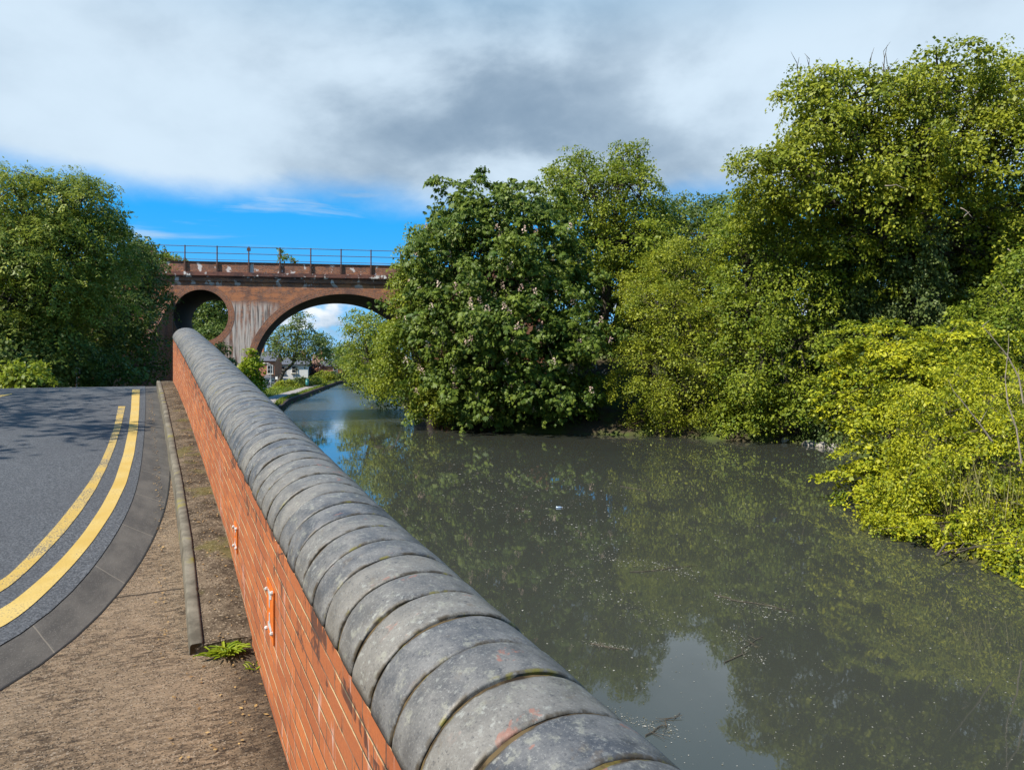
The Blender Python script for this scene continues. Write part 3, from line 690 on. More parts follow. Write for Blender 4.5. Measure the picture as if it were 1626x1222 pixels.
def railing(name, label, far):
    z0 = 11.5; r = thing(name, label, 'railing', fpt(-8.5, 12.0, .0, 1 if far else 0), 'railings on the viaduct')
    pt = (lambda u, z, p=0.: fpt(u, z, -p-.08, 1)) if far else (lambda u, z, p=0.: fpt(u, z, p+.13))
    us = [-8.5+2.3*i for i in range(13)]
    for u in us:
        g = G(); g.tube([pt(u, 11.63), pt(u, 13.62)], .05, 6); g.box(pt(u, 12.0, -.02), (.16,.10,.76), math.radians(10)); g.build('post', M['rust'], r)
    for z in (13.56, 13.05, 12.56):
        g = G(); g.tube([pt(us[0]-.6, z), pt(us[-1]+.5, z)], .026 if z > 12.6 else .02, 5); g.build('rail', M['rust'], r)
    g = G(); g.box(pt(us[3], 13.40), (.26,.12,.22), math.radians(10)); g.build('junction_box', M['rust'], r)
railing('metal_railing', 'rusty post and rail fence along the near parapet of the viaduct', False)
railing('metal_railing', 'far railing of the viaduct showing just above the near parapet', True)
# plate at the foot of the buttress
q = fpt(fu(268), fz(268, 596), .34); r = thing('wall_sign', 'tiny pale square plate low on the dark buttress beside the wall end', 'sign', q)
g = G(); g.box(q, (.22,.02,.36), math.radians(10)); g.build('plate', M['cream'], r)
g = G(); g.box(q+np.array([.0,-.013,.05]), (.14,.006,.08), math.radians(10)); g.build('lettering', M['slate'], r)
# wing wall left of the viaduct
a0, a1 = P(263, 600, 53.0), P(158, 600, 37.5)
r = thing('wing_wall', 'dark ivy hung brick wing wall running forward from the viaduct abutment', 'wall', (a1[0], a1[1], 2.6))
g = G(); dv = nrm(np.array([a1[0]-a0[0], a1[1]-a0[1], 0.])); th = np.array([dv[1], -dv[0], 0])*-.5
Lw = np.linalg.norm(a1[:2]-a0[:2])
poly = [(0,-.5),(Lw,1.0),(Lw,4.9),(Lw*.55,5.6),(0,9.5)]
g.prism([np.array([a0[0], a0[1], 0])+dv*d+UP*z for d, z in poly], th); g.uv = [(math.hypot(v[0]-a0[0], v[1]-a0[1]), v[2]) for v in g.v]; g.build('brickwork', M['via'], r)
# small dark fronted sign by the left trees
q = P(121, 588, 33); r = thing('roadside_sign', 'small white notice on a short post in front of dark trees', 'sign', (q[0], q[1], 3.4))
g = G(); g.tube([(q[0], q[1]+.03, 2.9), (q[0], q[1]+.03, q[2]+.1)], .03, 6); g.build('post', M['steel'], r)
g = G(); g.box(q, (.36,.02,.30)); g.build('panel', M['white_paint'], r)
g = G(); g.box(q+np.array([.04,-.013,-.04]), (.15,.006,.16)); g.build('symbol', M['slate'], r)
# ------------------------------------------------------------------ trees
RT = 'trees and bushes on the right bank'
def bp(px, Y, z=None):
    X = (px-CX)/F*Y; return (X, Y, float(height(np.array([[X]]), np.array([[Y]]))[0,0]) if z is None else z)
# chestnut with pink candles
rt, cen, nor, rng = tree('chestnut_tree', 'big dark green horse chestnut dotted with pink blossom candles at the water edge', 'tree', bp(800, 52),
  [(760,345,50,75,58,3.4),(835,345,50,62,52,3.2),(715,420,50,58,62,3.2),(800,430,48.5,92,70,4.0),(870,440,49.5,70,62,3.4),(700,500,50,70,58,3.4),(790,520,48,88,66,3.8),(880,535,47,72,62,3.2),(735,590,49.5,78,48,3.0),(830,610,48.5,95,52,3.4),(900,630,49,60,45,2.6),(780,650,50.5,90,30,2.4),(688,455,51,34,48,2.4)],
  101, M['leaf_chestnut'], .31, 20, .75, .98, 'palm', RT, .5, .45, .5, .45, .6, .5, twigs=.06, lump=.36)
m = (nor[:,1] < .45) & (rng.random(len(cen)) < .20) & (cen[:,2] < 13.5); bc = cen[m]+nor[m]*.45; Vb = []; Tb = []
for b_ in bc:
    k = 16; hgt = np.linspace(0, .42, k); an = rng.uniform(0, 2*pi, k); rr = .11*(1-hgt/.5)
    p = b_+np.stack([rr*np.cos(an), rr*np.sin(an), hgt], 1); d = np.stack([np.cos(an), np.sin(an), np.full(k, .6)], 1)
    Vb.append(leaf_quads(p, d, np.tile(UP, (k,1))+rng.normal(0,.4,(k,3)), np.full(k, .13), np.full(k, .11))); Tb.append(np.repeat(rng.uniform(0,1)*.6+rng.uniform(0,.4,k), 4))
o = crown_mesh('blossom', np.vstack(Vb), np.concatenate(Tb), M['blossom'], rt); o['kind'] = 'stuff'
tree('sycamore_tree', 'tall sycamore with a ragged spire standing behind the chestnut', 'tree', bp(950, 60),
  [(905,300,58,45,50,3),(950,315,57,60,50,3.4),(1000,310,58,48,52,3),(990,262,58,30,34,2),(1012,242,58,13,20,1.0),(925,270,58,35,28,2),(1000,390,57,62,62,3.6),(930,400,57,60,60,3.4),(1040,360,58,40,46,2.6)],
  102, M['leaf_maple'], .27, 34, .9, 1.05, 'leaf', RT, .4, .25, .25, .45, .5, .5, lump=.28)
tree('background_tree', 'pale green distant tree crowns filling the gap between sycamore and tall tree', 'tree', bp(1100, 80),
  [(1085,350,76,45,42,4),(1140,355,76,45,45,4),(1110,400,75,60,50,4),(1050,400,76,40,50,4)], 103, M['leaf_ash'], .36, 26, 1.2, 1.5, 'leaf', RT, .4)
tree('sallow_bush', 'large olive green sallow spreading down to the water right of the chestnut', 'bush', bp(1060, 51),
  [(1090,440,50,70,65,3.4),(1040,510,47.5,62,62,3),(1110,540,47,75,65,3.4),(1030,590,47,62,58,2.8),(1120,620,46.5,78,55,2.8),(1010,470,50,35,45,2.2),(1060,655,47.5,62,36,2),(1140,665,46,60,30,1.8)],
  104, M['leaf_willow'], .20, 46, .75, .95, 'leaf', RT, .22, .25, .15, .5, .5, .6, .6, stems=3, lump=.3)
tree('maple_tree', 'bushy light green maple leaning over the water under the tall tree', 'tree', bp(1240, 46),
  [(1190,420,45,62,70,3.2),(1255,470,43.5,70,70,3.2),(1180,510,44,62,60,3),(1280,560,42.5,62,58,2.8),(1210,590,43.5,72,58,2.8),(1180,650,43.5,52,38,2),(1270,645,41.5,60,44,2),(1250,390,44.5,52,56,2.8),(1170,365,47,46,46,2.6),(1210,335,45,44,44,2.4)],
  105, M['leaf_maple'], .23, 40, .8, .95, 'leaf', RT, .3, .25, .3, .4, .5, .5, stems=2, lump=.3)
# the tall tree
rt, cen, nor, rng = tree('tall_sycamore', 'tallest tree at the right with bare twigs above its crown', 'tree', bp(1490, 45),
  [(1490,135,40,72,50,3),(1425,175,40,60,48,3),(1565,165,40,70,58,3.2),(1290,150,40,48,40,2.2),(1350,170,40,62,50,2.8),(1300,215,40,58,50,2.6),(1200,255,40,38,22,1.6),(1250,275,40,56,44,2.4),(1330,290,40,66,58,3),(1420,250,39.5,72,64,3.2),(1520,240,39.5,80,70,3.4),(1610,250,39,75,85,3.4),(1400,340,40,62,56,2.8),(1645,120,40,48,52,3),(1230,320,41,50,46,2.4),(1490,350,41,66,62,3),(1570,370,41,70,70,3),(1640,360,41,60,80,3),(1400,430,42,66,60,2.8),(1330,385,42,60,56,2.8),(1530,450,42.5,80,60,2.6),(1620,470,42.5,60,60,2.6)],
  106, M['leaf_willow'], .27, 38, .85, 1.0, 'leaf', RT, .55, .25, .35, .4, .5, .5, lump=.32, twigs=.12)
for px, py, hh in ((1268,112,36),(1285,104,34),(1300,112,24),(1380,108,36),(1403,98,40),(1413,104,26),(1395,112,24),(1566,72,20),(1330,130,18)):
    b0 = P(px, py+46, 40); t0 = P(px+random.uniform(-6,4), py+46-hh-22, 40)
    g = G(); pth = bend(b0, t0, rng, 5, .05); g.tube(pth, [.05,.04,.032,.022,.010], 5)
    for q in range(5):
        a = pth[1+q % 4]; g.tube([a, a+np.array([random.uniform(-.5,.5), random.uniform(-.3,.3), random.uniform(.3,.8)])], [.022,.008], 4)
    g.build('bare_branch', M['bark'], rt, True)
for a, b_ in (((1525,330),(1545,347)),((1405,295),(1440,300)),((1600,395),(1626,420)),((1530,345),(1540,336))):
    g = G(); g.tube(bend(P(*a, 36.2), P(*b_, 36), rng, 5, .06), [.028,.025,.02,.015,.008], 5)
    g.build('dead_branch', M['deadwood'], rt, True)
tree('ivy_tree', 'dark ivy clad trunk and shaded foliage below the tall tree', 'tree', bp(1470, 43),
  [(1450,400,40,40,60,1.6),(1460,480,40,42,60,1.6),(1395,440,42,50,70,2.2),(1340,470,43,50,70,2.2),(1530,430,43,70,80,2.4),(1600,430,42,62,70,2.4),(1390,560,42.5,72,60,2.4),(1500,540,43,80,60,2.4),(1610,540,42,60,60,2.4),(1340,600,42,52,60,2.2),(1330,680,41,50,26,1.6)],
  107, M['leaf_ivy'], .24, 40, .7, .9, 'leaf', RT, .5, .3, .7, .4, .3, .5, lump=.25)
tree('elder_bush', 'mid green bush with open sprays at the right frame edge above the yellow shrub', 'bush', bp(1620, 31),
  [(1600,500,29,56,40,2),(1640,440,29,45,50,2),(1560,520,29,48,32,1.8),(1650,540,28,50,60,2)], 108, M['leaf_maple'], .18, 34, .55, .75, 'leaf', RT, .12, stems=3, lump=.3)
for i_, (px_, Yb, lab_) in enumerate(((1120, 60, 'shaded woodland tree on the bank behind the olive sallow'), (1290, 58, 'shaded woodland tree on the bank behind the leaning maple'), (1460, 56, 'shaded woodland tree on the bank behind the ivy clad trunk'), (1640, 50, 'shaded woodland tree at the right frame edge behind the elder'), (980, 62, 'shaded woodland tree between the chestnut and the sallow'))):
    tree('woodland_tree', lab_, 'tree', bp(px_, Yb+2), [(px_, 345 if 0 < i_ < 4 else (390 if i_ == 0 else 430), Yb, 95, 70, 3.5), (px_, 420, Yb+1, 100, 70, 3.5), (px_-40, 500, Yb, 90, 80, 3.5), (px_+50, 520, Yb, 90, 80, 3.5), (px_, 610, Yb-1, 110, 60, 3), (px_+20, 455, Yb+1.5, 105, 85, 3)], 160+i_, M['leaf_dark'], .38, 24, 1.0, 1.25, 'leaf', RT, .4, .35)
# bright foreground shrubs
tree('dogwood_shrub', 'bright yellow green shrub with flat leaf layers overhanging the canal at right', 'shrub', (14.0, 26.5, .5),
  [(1400,560,26,70,50,1.8),(1360,640,26,48,52,1.5),(1450,620,25,80,62,1.8),(1520,570,26,75,52,1.8),(1400,700,24.8,56,54,1.4),(1370,770,24.3,34,32,1.0),(1345,600,26.5,32,46,1.2),(1430,770,23.2,56,52,1.3)],
  109, M['leaf_yellow'], .112, 84, .52, .66, 'leaf', RT, .07, .2, .15, .16, 1.0, .45, .8, stems=4, lump=.42)
tree('bramble_thicket', 'dense golden green thicket in full sun tumbling down the near right bank', 'shrub', (13.6, 20.5, .6),
  [(1500,650,21.5,85,62,1.5),(1580,640,21,75,70,1.5),(1480,730,21,75,62,1.4),(1560,740,19.5,80,70,1.4),(1640,720,19,80,90,1.6),(1450,800,20.8,50,44,1.0),(1600,830,18,70,52,1.2)],
  110, M['leaf_yellow'], .088, 84, .38, .50, 'leaf', RT, .05, .2, .5, .4, .5, .65, .5, stems=5, lump=.40)
tree('ivy_skirt', 'low ivy and nettles edging the near right bank at water level', 'ivy', (12.0, 18.5, .3),
  [(1430,838,20.2,44,24,.7),(1490,855,19.2,50,34,.8),(1550,872,18.2,52,34,.8),(1610,888,17.2,55,40,.9),(1660,900,16.2,60,46,.9),(1395,815,21.5,26,22,.6),(1720,930,15,60,50,.9)],
  111, M['leaf_yellow'], .072, 60, .26, .30, 'leaf', RT, .03, .3, .3, .35, .5, .65, .8, stems=4, lump=.35, low=-.9)
# reeds and bare stems in the right thicket
rng = np.random.default_rng(5); r = thing('reed_clump', 'pale dry reed stems standing upright in the golden thicket', 'reeds', (12.7, 18.2, .8))
n = 120; pts = np.stack([P(px, 900, 1)*0 for px in range(n)]); px = rng.uniform(1500, 1640, n); Yr = rng.uniform(16.8, 19.0, n)
pts = np.stack([(px-CX)/F*Yr, Yr, rng.uniform(.9, 1.5, n)], 1); blades('reed_blades', pts, 1.2, .013, rng, M['reed'], .3, r, .3)
for lab, pth in (('tallest bare pale stem arching above the yellow shrub at right', [(1625,640),(1618,600),(1600,565),(1575,535),(1560,518)]), ('forked bare pale stem rising at the right frame edge', [(1622,735),(1614,680),(1600,640),(1596,600),(1601,555)]), ('fallen bare stem lying slanted across the golden thicket', [(1575,700),(1555,672),(1530,640),(1515,622)])):
    q = [P(a, b_, 17.6) for a, b_ in pth]; r = thing('bare_stem', lab, 'stem', q[0], 'bare stems in the thicket'); g = G(); g.tube(q, list(np.linspace(.022,.007,len(q))), 5)
    for i in range(1, len(q)): g.tube([q[i], q[i]+np.array([random.uniform(-.25,.25), 0, random.uniform(.1,.4)])], [.008,.003], 4)
    g.build('stem', M['deadwood'], r)
# left end of the right bank
tree('field_maple', 'yellow green maple screening the right end of the viaduct arch', 'tree', bp(725, 54),
  [(668,410,53.5,32,34,2.2),(655,455,53.5,36,40,2.2),(670,470,53.5,44,52,2.6),(632,545,54,34,46,2.2),(650,560,53,46,54,2.6),(620,605,53.5,42,36,2),(670,620,52.5,36,38,1.8),(668,378,54,18,20,1.2)],
  112, M['leaf_maple'], .24, 36, .8, .95, 'leaf', RT, .3, .25, .35, .4, .5, .5, lump=.28)
tree('ivy_skirt', 'yellowish ivy mound hanging to the water left of the chestnut', 'ivy', bp(700, 54),
  [(690,625,51.5,28,36,1.2),(715,650,50.6,28,26,1.1),(678,650,53,22,18,1)], 113, M['leaf_willow'], .17, 36, .5, .6, 'leaf', RT, .06, stems=2)
tree('willow_tree', 'yellow green tree beyond the viaduct drooping over the far canal', 'tree', bp(652, 92),
  [(580,550,82,28,36,3),(602,530,82,32,36,3),(566,578,84,18,24,2.4),(590,600,80,34,28,3),(570,515,84,24,22,2.4),(625,570,80,34,50,3),(549,568,88,12,16,1.6),(606,618,84,22,14,2),(640,630,70,30,16,1.6),(585,608,100,16,10,2)],
  114, M['leaf_maple'], .30, 30, 1.0, 1.3, 'leaf', RT, .35, .25, .4)
tree('alder_tree', 'dark shaded tree seen on the far right bank beyond the willow', 'tree', bp(690, 150),
  [(590,560,140,40,40,5),(620,540,140,40,50,5),(560,572,150,16,22,3),(545,570,170,12,14,3)], 115, M['leaf_far'], .5, 26, 1.6, 2.2, 'leaf', RT, .35)
# left trees
LT = 'trees left of the road'
tree('ash_tree', 'large ash left of the road with sunlit top against the sky', 'tree', (-25.5, 34, 3.2),
  [(30,330,33,75,62,3.2),(-50,340,33,75,72,3.4),(100,330,34,56,54,2.6),(140,320,35,32,40,1.8),(60,400,32,80,62,3.2),(140,390,34,52,52,2.6),(-30,440,32,85,72,3.4),(85,460,32.5,72,56,2.8),(155,350,35,26,30,1.6),(20,500,32,80,50,3)],
  121, M['leaf_left'], .42, 15, .75, .85, 'pinnate', LT, .35, .3, .4, .4, .5, .5, lump=.3)
tree('hawthorn_tree', 'dark hawthorn hiding the left end of the viaduct', 'tree', (-24.0, 43, 3.0),
  [(190,430,42,46,52,2.6),(225,470,43,34,52,2.2),(170,500,40,56,56,2.8),(215,540,42,40,46,2.2),(205,400,43,30,32,1.8),(235,420,45,26,34,1.6),(130,540,38,56,46,2.6),(225,590,44,20,22,1.2)],
  122, M['leaf_dark'], .20, 40, .7, .85, 'leaf', LT, .3, .3, .4, lump=.3)
tree('laurel_bush', 'shaded bushes under the left trees beyond the road crest', 'bush', (-24, 33, 3.3),
  [(-30,560,30,80,56,2.4),(70,570,31.5,66,48,2.4),(150,585,35,56,30,2),(20,540,33,62,50,2.4),(110,600,34,50,22,1.6)], 123, M['leaf_dark'], .20, 40, .65, .8, 'leaf', LT, .1, stems=3)
tree('hazel_bush', 'small sunlit yellow green bush beside the crest of the road', 'bush', (-18.6, 26.2, 3.6),
  [(40,590,26,26,15,.8),(58,602,25.5,20,12,.6),(25,606,26,16,13,.6)], 124, M['leaf_maple'], .15, 30, .35, .42, 'leaf', LT, .05, stems=3)
tree('elder_bush', 'yellowish bush on the embankment behind the left viaduct railing', 'bush', (-28.6, 57, 8.0),
  [(232,400,57,18,16,1.5),(265,412,57.5,20,12,1.4),(222,420,57,16,22,1.5)], 125, M['leaf_maple'], .24, 30, .6, .75, 'leaf', LT, .08, stems=2)
tree('woodland_tree', 'shaded tree on the embankment behind the left ash', 'tree', (-36, 47, 3.2), [(20,430,46,90,80,3),(110,470,47,80,70,3),(0,540,46,100,60,3),(130,560,48,80,50,3),(-90,480,45,90,90,3)], 127, M['leaf_dark'], .36, 26, 1.0, 1.2, 'leaf', LT, .4, .4)
# shade tree just out of frame on the left
tree('lime_tree', 'roadside lime on the left whose dappled shade falls over the road', 'tree', (-17.6, 7.5, 3.4),
  [(-560,30,11,190,150,1.9),(-900,-40,10.5,250,200,2.4),(-1270,-300,6.5,380,280,2.2),(-800,-60,8.5,240,160,1.7)], 126, M['leaf_left'], .16, 22, .55, .95, 'leaf', LT, .25, .15)
# through the openings
BT = 'trees beyond the viaduct'
tree('poplar_tree', 'dense green tree filling the round hole of the viaduct', 'tree', (-36, 82, -.5),
  [(325,510,80,52,52,4),(345,545,78,40,36,3.5),(300,540,80,36,40,3.5),(350,490,82,36,30,3)], 131, M['leaf_far'], .36, 40, 1.1, 1.2, 'leaf', BT, .4, .7)
tree('locust_tree', 'tall feathery tree with a leaning trunk beside the towpath houses', 'tree', (-39.5, 116, -.5),
  [(478,515,116,20,22,2.5),(462,540,116,28,24,3),(492,545,117,28,26,3),(470,558,116,32,16,3),(498,562,117,24,15,2.6),(440,552,116,20,18,2.4),(428,540,118,15,18,2)],
  132, M['leaf_ash'], .42, 16, 1.0, 1.35, 'leaf', BT, .28, .15, .3, lump=.35, twigs=.25)
tree('oak_tree', 'dark rounded tree far behind the locust tree', 'tree', (-50, 185, -.8), [(515,548,180,14,14,3),(508,540,180,12,12,2.5),(528,566,175,16,14,3)], 133, M['leaf_far'], .6, 22, 1.5, 1.9, 'leaf', BT, .35)
tree('oak_tree', 'pale rounded trees above the brown roofs at the end of the canal', 'tree', (-45, 215, -.8), [(535,560,210,18,13,4),(552,560,210,16,14,4),(568,562,210,16,16,4)], 134, M['leaf_ash'], .6, 24, 1.7, 2.2, 'leaf', BT, .35)
tree('copper_beech', 'dark purple leaved shrub in front of the brick terrace', 'shrub', (-44, 150, -.8), [(490,592,145,18,12,2.4),(502,586,146,14,10,2),(480,598,144,14,9,2)], 135, M['leaf_purple'], .42, 24, 1.0, 1.3, 'leaf', BT, .2)
HB = [((455,612,112),(16,10),'leaf_willow','clump of weeds behind the grass verge near the parked car'),((478,608,115),(16,10),'leaf_ash','greyish bush by the foot of the second lamp post'),((497,607,122),(11,9),'leaf_maple','low green bush halfway along the towpath verge'),((515,598,138),(13,10),'leaf_willow','rounded yellow green bush beside the towpath'),((532,596,150),(11,8),'leaf_dark','dark bush near the bend of the towpath'),((441,622,105),(12,8),'leaf_fresh','bright weeds at the near end of the grass verge'),((508,607,128),(9,7),'leaf_maple','small bush leaning to the towpath edge')]
for i, ((px, py, Y), (rx, ry), mm, lab) in enumerate(HB):
    b_ = P(px, py, Y); tree('verge_bush', lab, 'bush', (b_[0], Y, -.2), [(px, py, Y, rx, ry, 1.4),(px-rx*.6, py+2, Y, rx*.6, ry*.8, 1.2),(px+rx*.6, py+3, Y, rx*.6, ry*.7, 1.2)], 140+i, M[mm], .30, 26, .55, .75, 'leaf', 'bushes along the towpath', .05, stems=2)
tree('ash_sapling', 'bright lime green sapling between the parapet and the foot of the pier', 'sapling', (-15.2, 42, 1.2), [(400,585,42,12,20,.9),(385,600,42,10,14,.8),(408,608,42,9,16,.8),(396,565,42,7,12,.6)], 151, M['leaf_fresh'], .20, 22, .36, .45, 'leaf', None, .04, stems=2)
tree('elder_sapling', 'small dull sapling growing in front of the lime streaked pier', 'sapling', (-16.6, 40.5, 2), [(352,556,40,6,12,.5),(362,580,40,10,14,.7)], 152, M['leaf_ash'], .17, 22, .3, .4, 'leaf', None, .03)
for px, py, rx, ry, lab, sd in ((450,407,9,9,'yellowish buddleia growing on top of the viaduct above the pier',153),(467,413,4,2.5,'low weed tuft on the viaduct parapet right of the buddleia',154)):
    u = fu(px); q = fpt(u, 11.6, -1.2); Yq = q[1]; tree('buddleia_bush', lab, 'bush', q, [(px, py, Yq, rx, ry, .5),(px-3, py-ry*.8, Yq, rx*.5, ry*.6, .4)], sd, M['leaf_maple'], .15, 10, .24, .42, 'leaf', None, .03)
print('leaf quads', NQ)
# ivy on the wing wall
rng = np.random.default_rng(9); n = 460
q = rng.uniform(0, 1, n); zz = rng.uniform(.25, 1, n)
cen = np.array([np.array([a0[0], a0[1], 0])+dv*Lw*a+UP*(2.4+(6.6-3.0*a)*b_)-th*.15 for a, b_ in zip(q, zz)]); nor = np.tile(-th*2, (n,1))
V, T = foliage(cen, nor, rng, 26, .5, .16, 'leaf', .3, .6, .1); crown_mesh('ivy', V, T, M['leaf_dark'], r if False else bpy.data.objects['wing_wall'])
# ------------------------------------------------------------------ weeds at the foot of the wall
def weed(name, label, px, py, R, n, seed, up=.5):
    s_, tt = hit(px, py); q = wp(s_, tt); base = np.array([q[0], q[1], float(gz(s_))]); rng = np.random.default_rng(seed)
    r = thing(name, label, 'weed', base, 'weeds at the foot of the wall'); V = []; T = []; FF = []
    for i in range(n):
        a = rng.uniform(0, 2*pi); L = R*rng.uniform(.55, 1.15); e = rng.uniform(.15, .9)*up; d = np.array([math.cos(a), math.sin(a), 0]); sd = np.array([-d[1], d[0], 0]); w = L*.085
        b = len(V); tn = rng.uniform(0, 1); o_ = base+d*rng.uniform(0, R*.5)+np.array([*DW,0])*rng.normal(0, R*.25)+np.array([*NL,0])*rng.normal(0, R*.3)
        for f, ww in ((0,.25),(.3,.9),(.6,1.0),(.85,.6),(1,.05)):
            c = o_+d*L*f+UP*(L*e*math.sin(f*pi*.62)+.01); c[2] = max(c[2], base[2]+.006+.004*i/n)
            V += [c-sd*w*ww+UP*.006, c, c+sd*w*ww+UP*.006]; T += [tn]*3
        for k in range(4):
            for j in range(2): x0 = b+k*3+j; FF.append((x0, x0+1, x0+4, x0+3))
    mesh_np('leaves', V, FF, M['leaf_fresh'], r, True, T)
weed('dandelion_plant', 'leafy dandelion plant at the wall foot where the kerb ends', 360, 1038, .085, 130, 1, .5)
weed('dandelion_plant', 'tiny green seedling tight against the brick wall nearer the camera', 404, 1066, .05, 9, 2, .7)
# leaf litter on the footways
rng = np.random.default_rng(31); V = []; pts = []
for i in range(900):
    s_ = rng.uniform(3.4, 15.5); m = rng.random()
    kt = float(np.interp(s_, K[:,0], K[:,1])) if s_ > K[0][0] else .5
    if m < .45 and s_ > K[0][0]: tt = kt+.10+abs(rng.normal(0, .035)); z = float(gz(s_))+.012
    elif s_ > K[0][0]: tt = rng.uniform(.02, kt-.12); z = float(gz(s_))+raise_(s_)+.008
    else: tt = abs(rng.normal(0, .25)); z = float(gz(s_))+.008
    pts.append((*wp(s_, tt), z))
pts = np.array(pts); n = len(pts); a = rng.uniform(0, 2*pi, n)
V = leaf_quads(pts, np.stack([np.cos(a), np.sin(a), rng.uniform(0,.3,n)], 1), np.tile(UP,(n,1))+rng.normal(0,.25,(n,3)), rng.uniform(.008,.03,n), rng.uniform(.006,.016,n))
o = mesh_np('leaf_litter', V, np.arange(len(V)).reshape(-1,4), M['litter'], None, False, np.repeat(rng.uniform(0,1,n), 4)); tag(o, 'scattered dry brown leaf scraps along the kerb and wall foot', 'litter', None, 'stuff')
# floating scum, twigs, bottle
def wat(px, py): Y = EYE*F/(py-HY); return np.array([(px-CX)/F*Y, Y, 0.])
rng = np.random.default_rng(41); pts = []
streaks = [((930,880),(1110,912),9),((1130,945),(1270,985),10),((1150,1000),(1215,1055),9),((930,1020),(1000,1030),4),((960,1130),(1080,1165),8),((760,800),(980,860),30),((880,900),(1060,1000),24),((640,740),(1000,800),30)]
for (x0, y0), (x1, y1), wd in streaks:
    for _ in range(int(1.6*math.hypot(x1-x0, y1-y0)+40)):
        f = rng.random(); pts.append(wat(x0+(x1-x0)*f+rng.normal(0, wd), y0+(y1-y0)*f+rng.normal(0, wd*.6)))
for _ in range(2600): pts.append(wat(rng.uniform(480, 1640), 700+520*rng.random()**1.1))
pts = np.array([p for p in pts]); ins = inside(pts[:,0], pts[:,1], POLY); pts = pts[ins]; n = len(pts); pts[:,2] = .006
a = rng.uniform(0, 2*pi, n); sz = np.abs(rng.normal(.0, .013, n))+.006; sz *= np.clip(pts[:,1]/14, .7, 2.2)
V = leaf_quads(pts, np.stack([np.cos(a), np.sin(a), np.zeros(n)], 1), np.tile(UP,(n,1)), sz*1.3, sz, .05); V[:,2] = np.maximum(V[:,2], .004)
o = mesh_np('floating_debris', V, np.arange(len(V)).reshape(-1,4), M['flotsam'], None, False, np.repeat(rng.uniform(0,1,n)**1.5, 4)); tag(o, 'pale specks of leaves and scum drifting on the canal', 'debris', None, 'stuff')
for lab, a, b_ in (('long thin twig floating in the middle of the canal', (1000,908),(1108,898)),('tangled branch raft floating by the blue sky reflection', (1135,945),(1262,972)),('curved twig with leaves floating below the branch raft', (1150,1052),(1212,1010)),('short dark twig drifting near the coping side', (938,1022),(1000,1032)),('bent twig floating nearest the parapet coping', (1025,1168),(1080,1132)),('straight stick drifting towards the far bank', (985,772),(1032,781))):
    p, q = wat(*a), wat(*b_); p[2] = q[2] = .012; r = thing('floating_twig', lab, 'twig', p, 'twigs floating on the canal'); g = G(); pth = bend(p, q, rng, 7, .07)
    for w_ in pth: w_[2] = .012
    g.tube(pth, list(np.linspace(.009,.004,7)), 5)
    for k in range(14):
        c0 = pth[rng.integers(1, 6)]; an = rng.uniform(0, 2*pi); l = rng.uniform(.06, .28); g.tube([c0, c0+np.array([math.cos(an)*l, math.sin(an)*l, rng.uniform(0,.03)])], [.004,.002], 4)
    g.build('stick', M['bark'], r)
p = wat(888, 806); p[2] = .015; r = thing('plastic_bottle', 'pale plastic bottle floating upright way out from the parapet', 'bottle', p); r['label'] = 'pale blue plastic bottle lying on the water in midstream'
g = G(); g.lathe(p, [(.02,-.11),(.034,-.095),(.034,.04),(.014,.08),(.014,.10)], 12, 'X'); g.build('bottle_body', M['solar'], r, True)
g = G(); g.lathe(p, [(.017,.101),(.017,.12)], 12, 'X'); g.build('cap', M['bolt'], r)
for i, (px, py, sz, lab) in enumerate(((1287,704,.5,'largest pale stone at the water edge below the tall tree'),(1305,707,.35,'small pale stone right of the largest one at the waterline'),(1322,710,.3,'rightmost small stone before the yellow shrub'),(1245,700,.3,'single stone at the waterline below the maple'))):
    p = wat(px, py+2); g = G(); g.lathe(p, [(sz*.5,-.1),(sz,.0),(sz*.95,.14),(sz*.6,.24),(.05,.27)], 9); o = g.build('bank_stone', M['stone'])
    for v in o.data.vertices: v.co.x += random.uniform(-.05,.05); v.co.z += random.uniform(-.03,.03)
    tag(o, lab, 'stone', 'stones at the waterline')
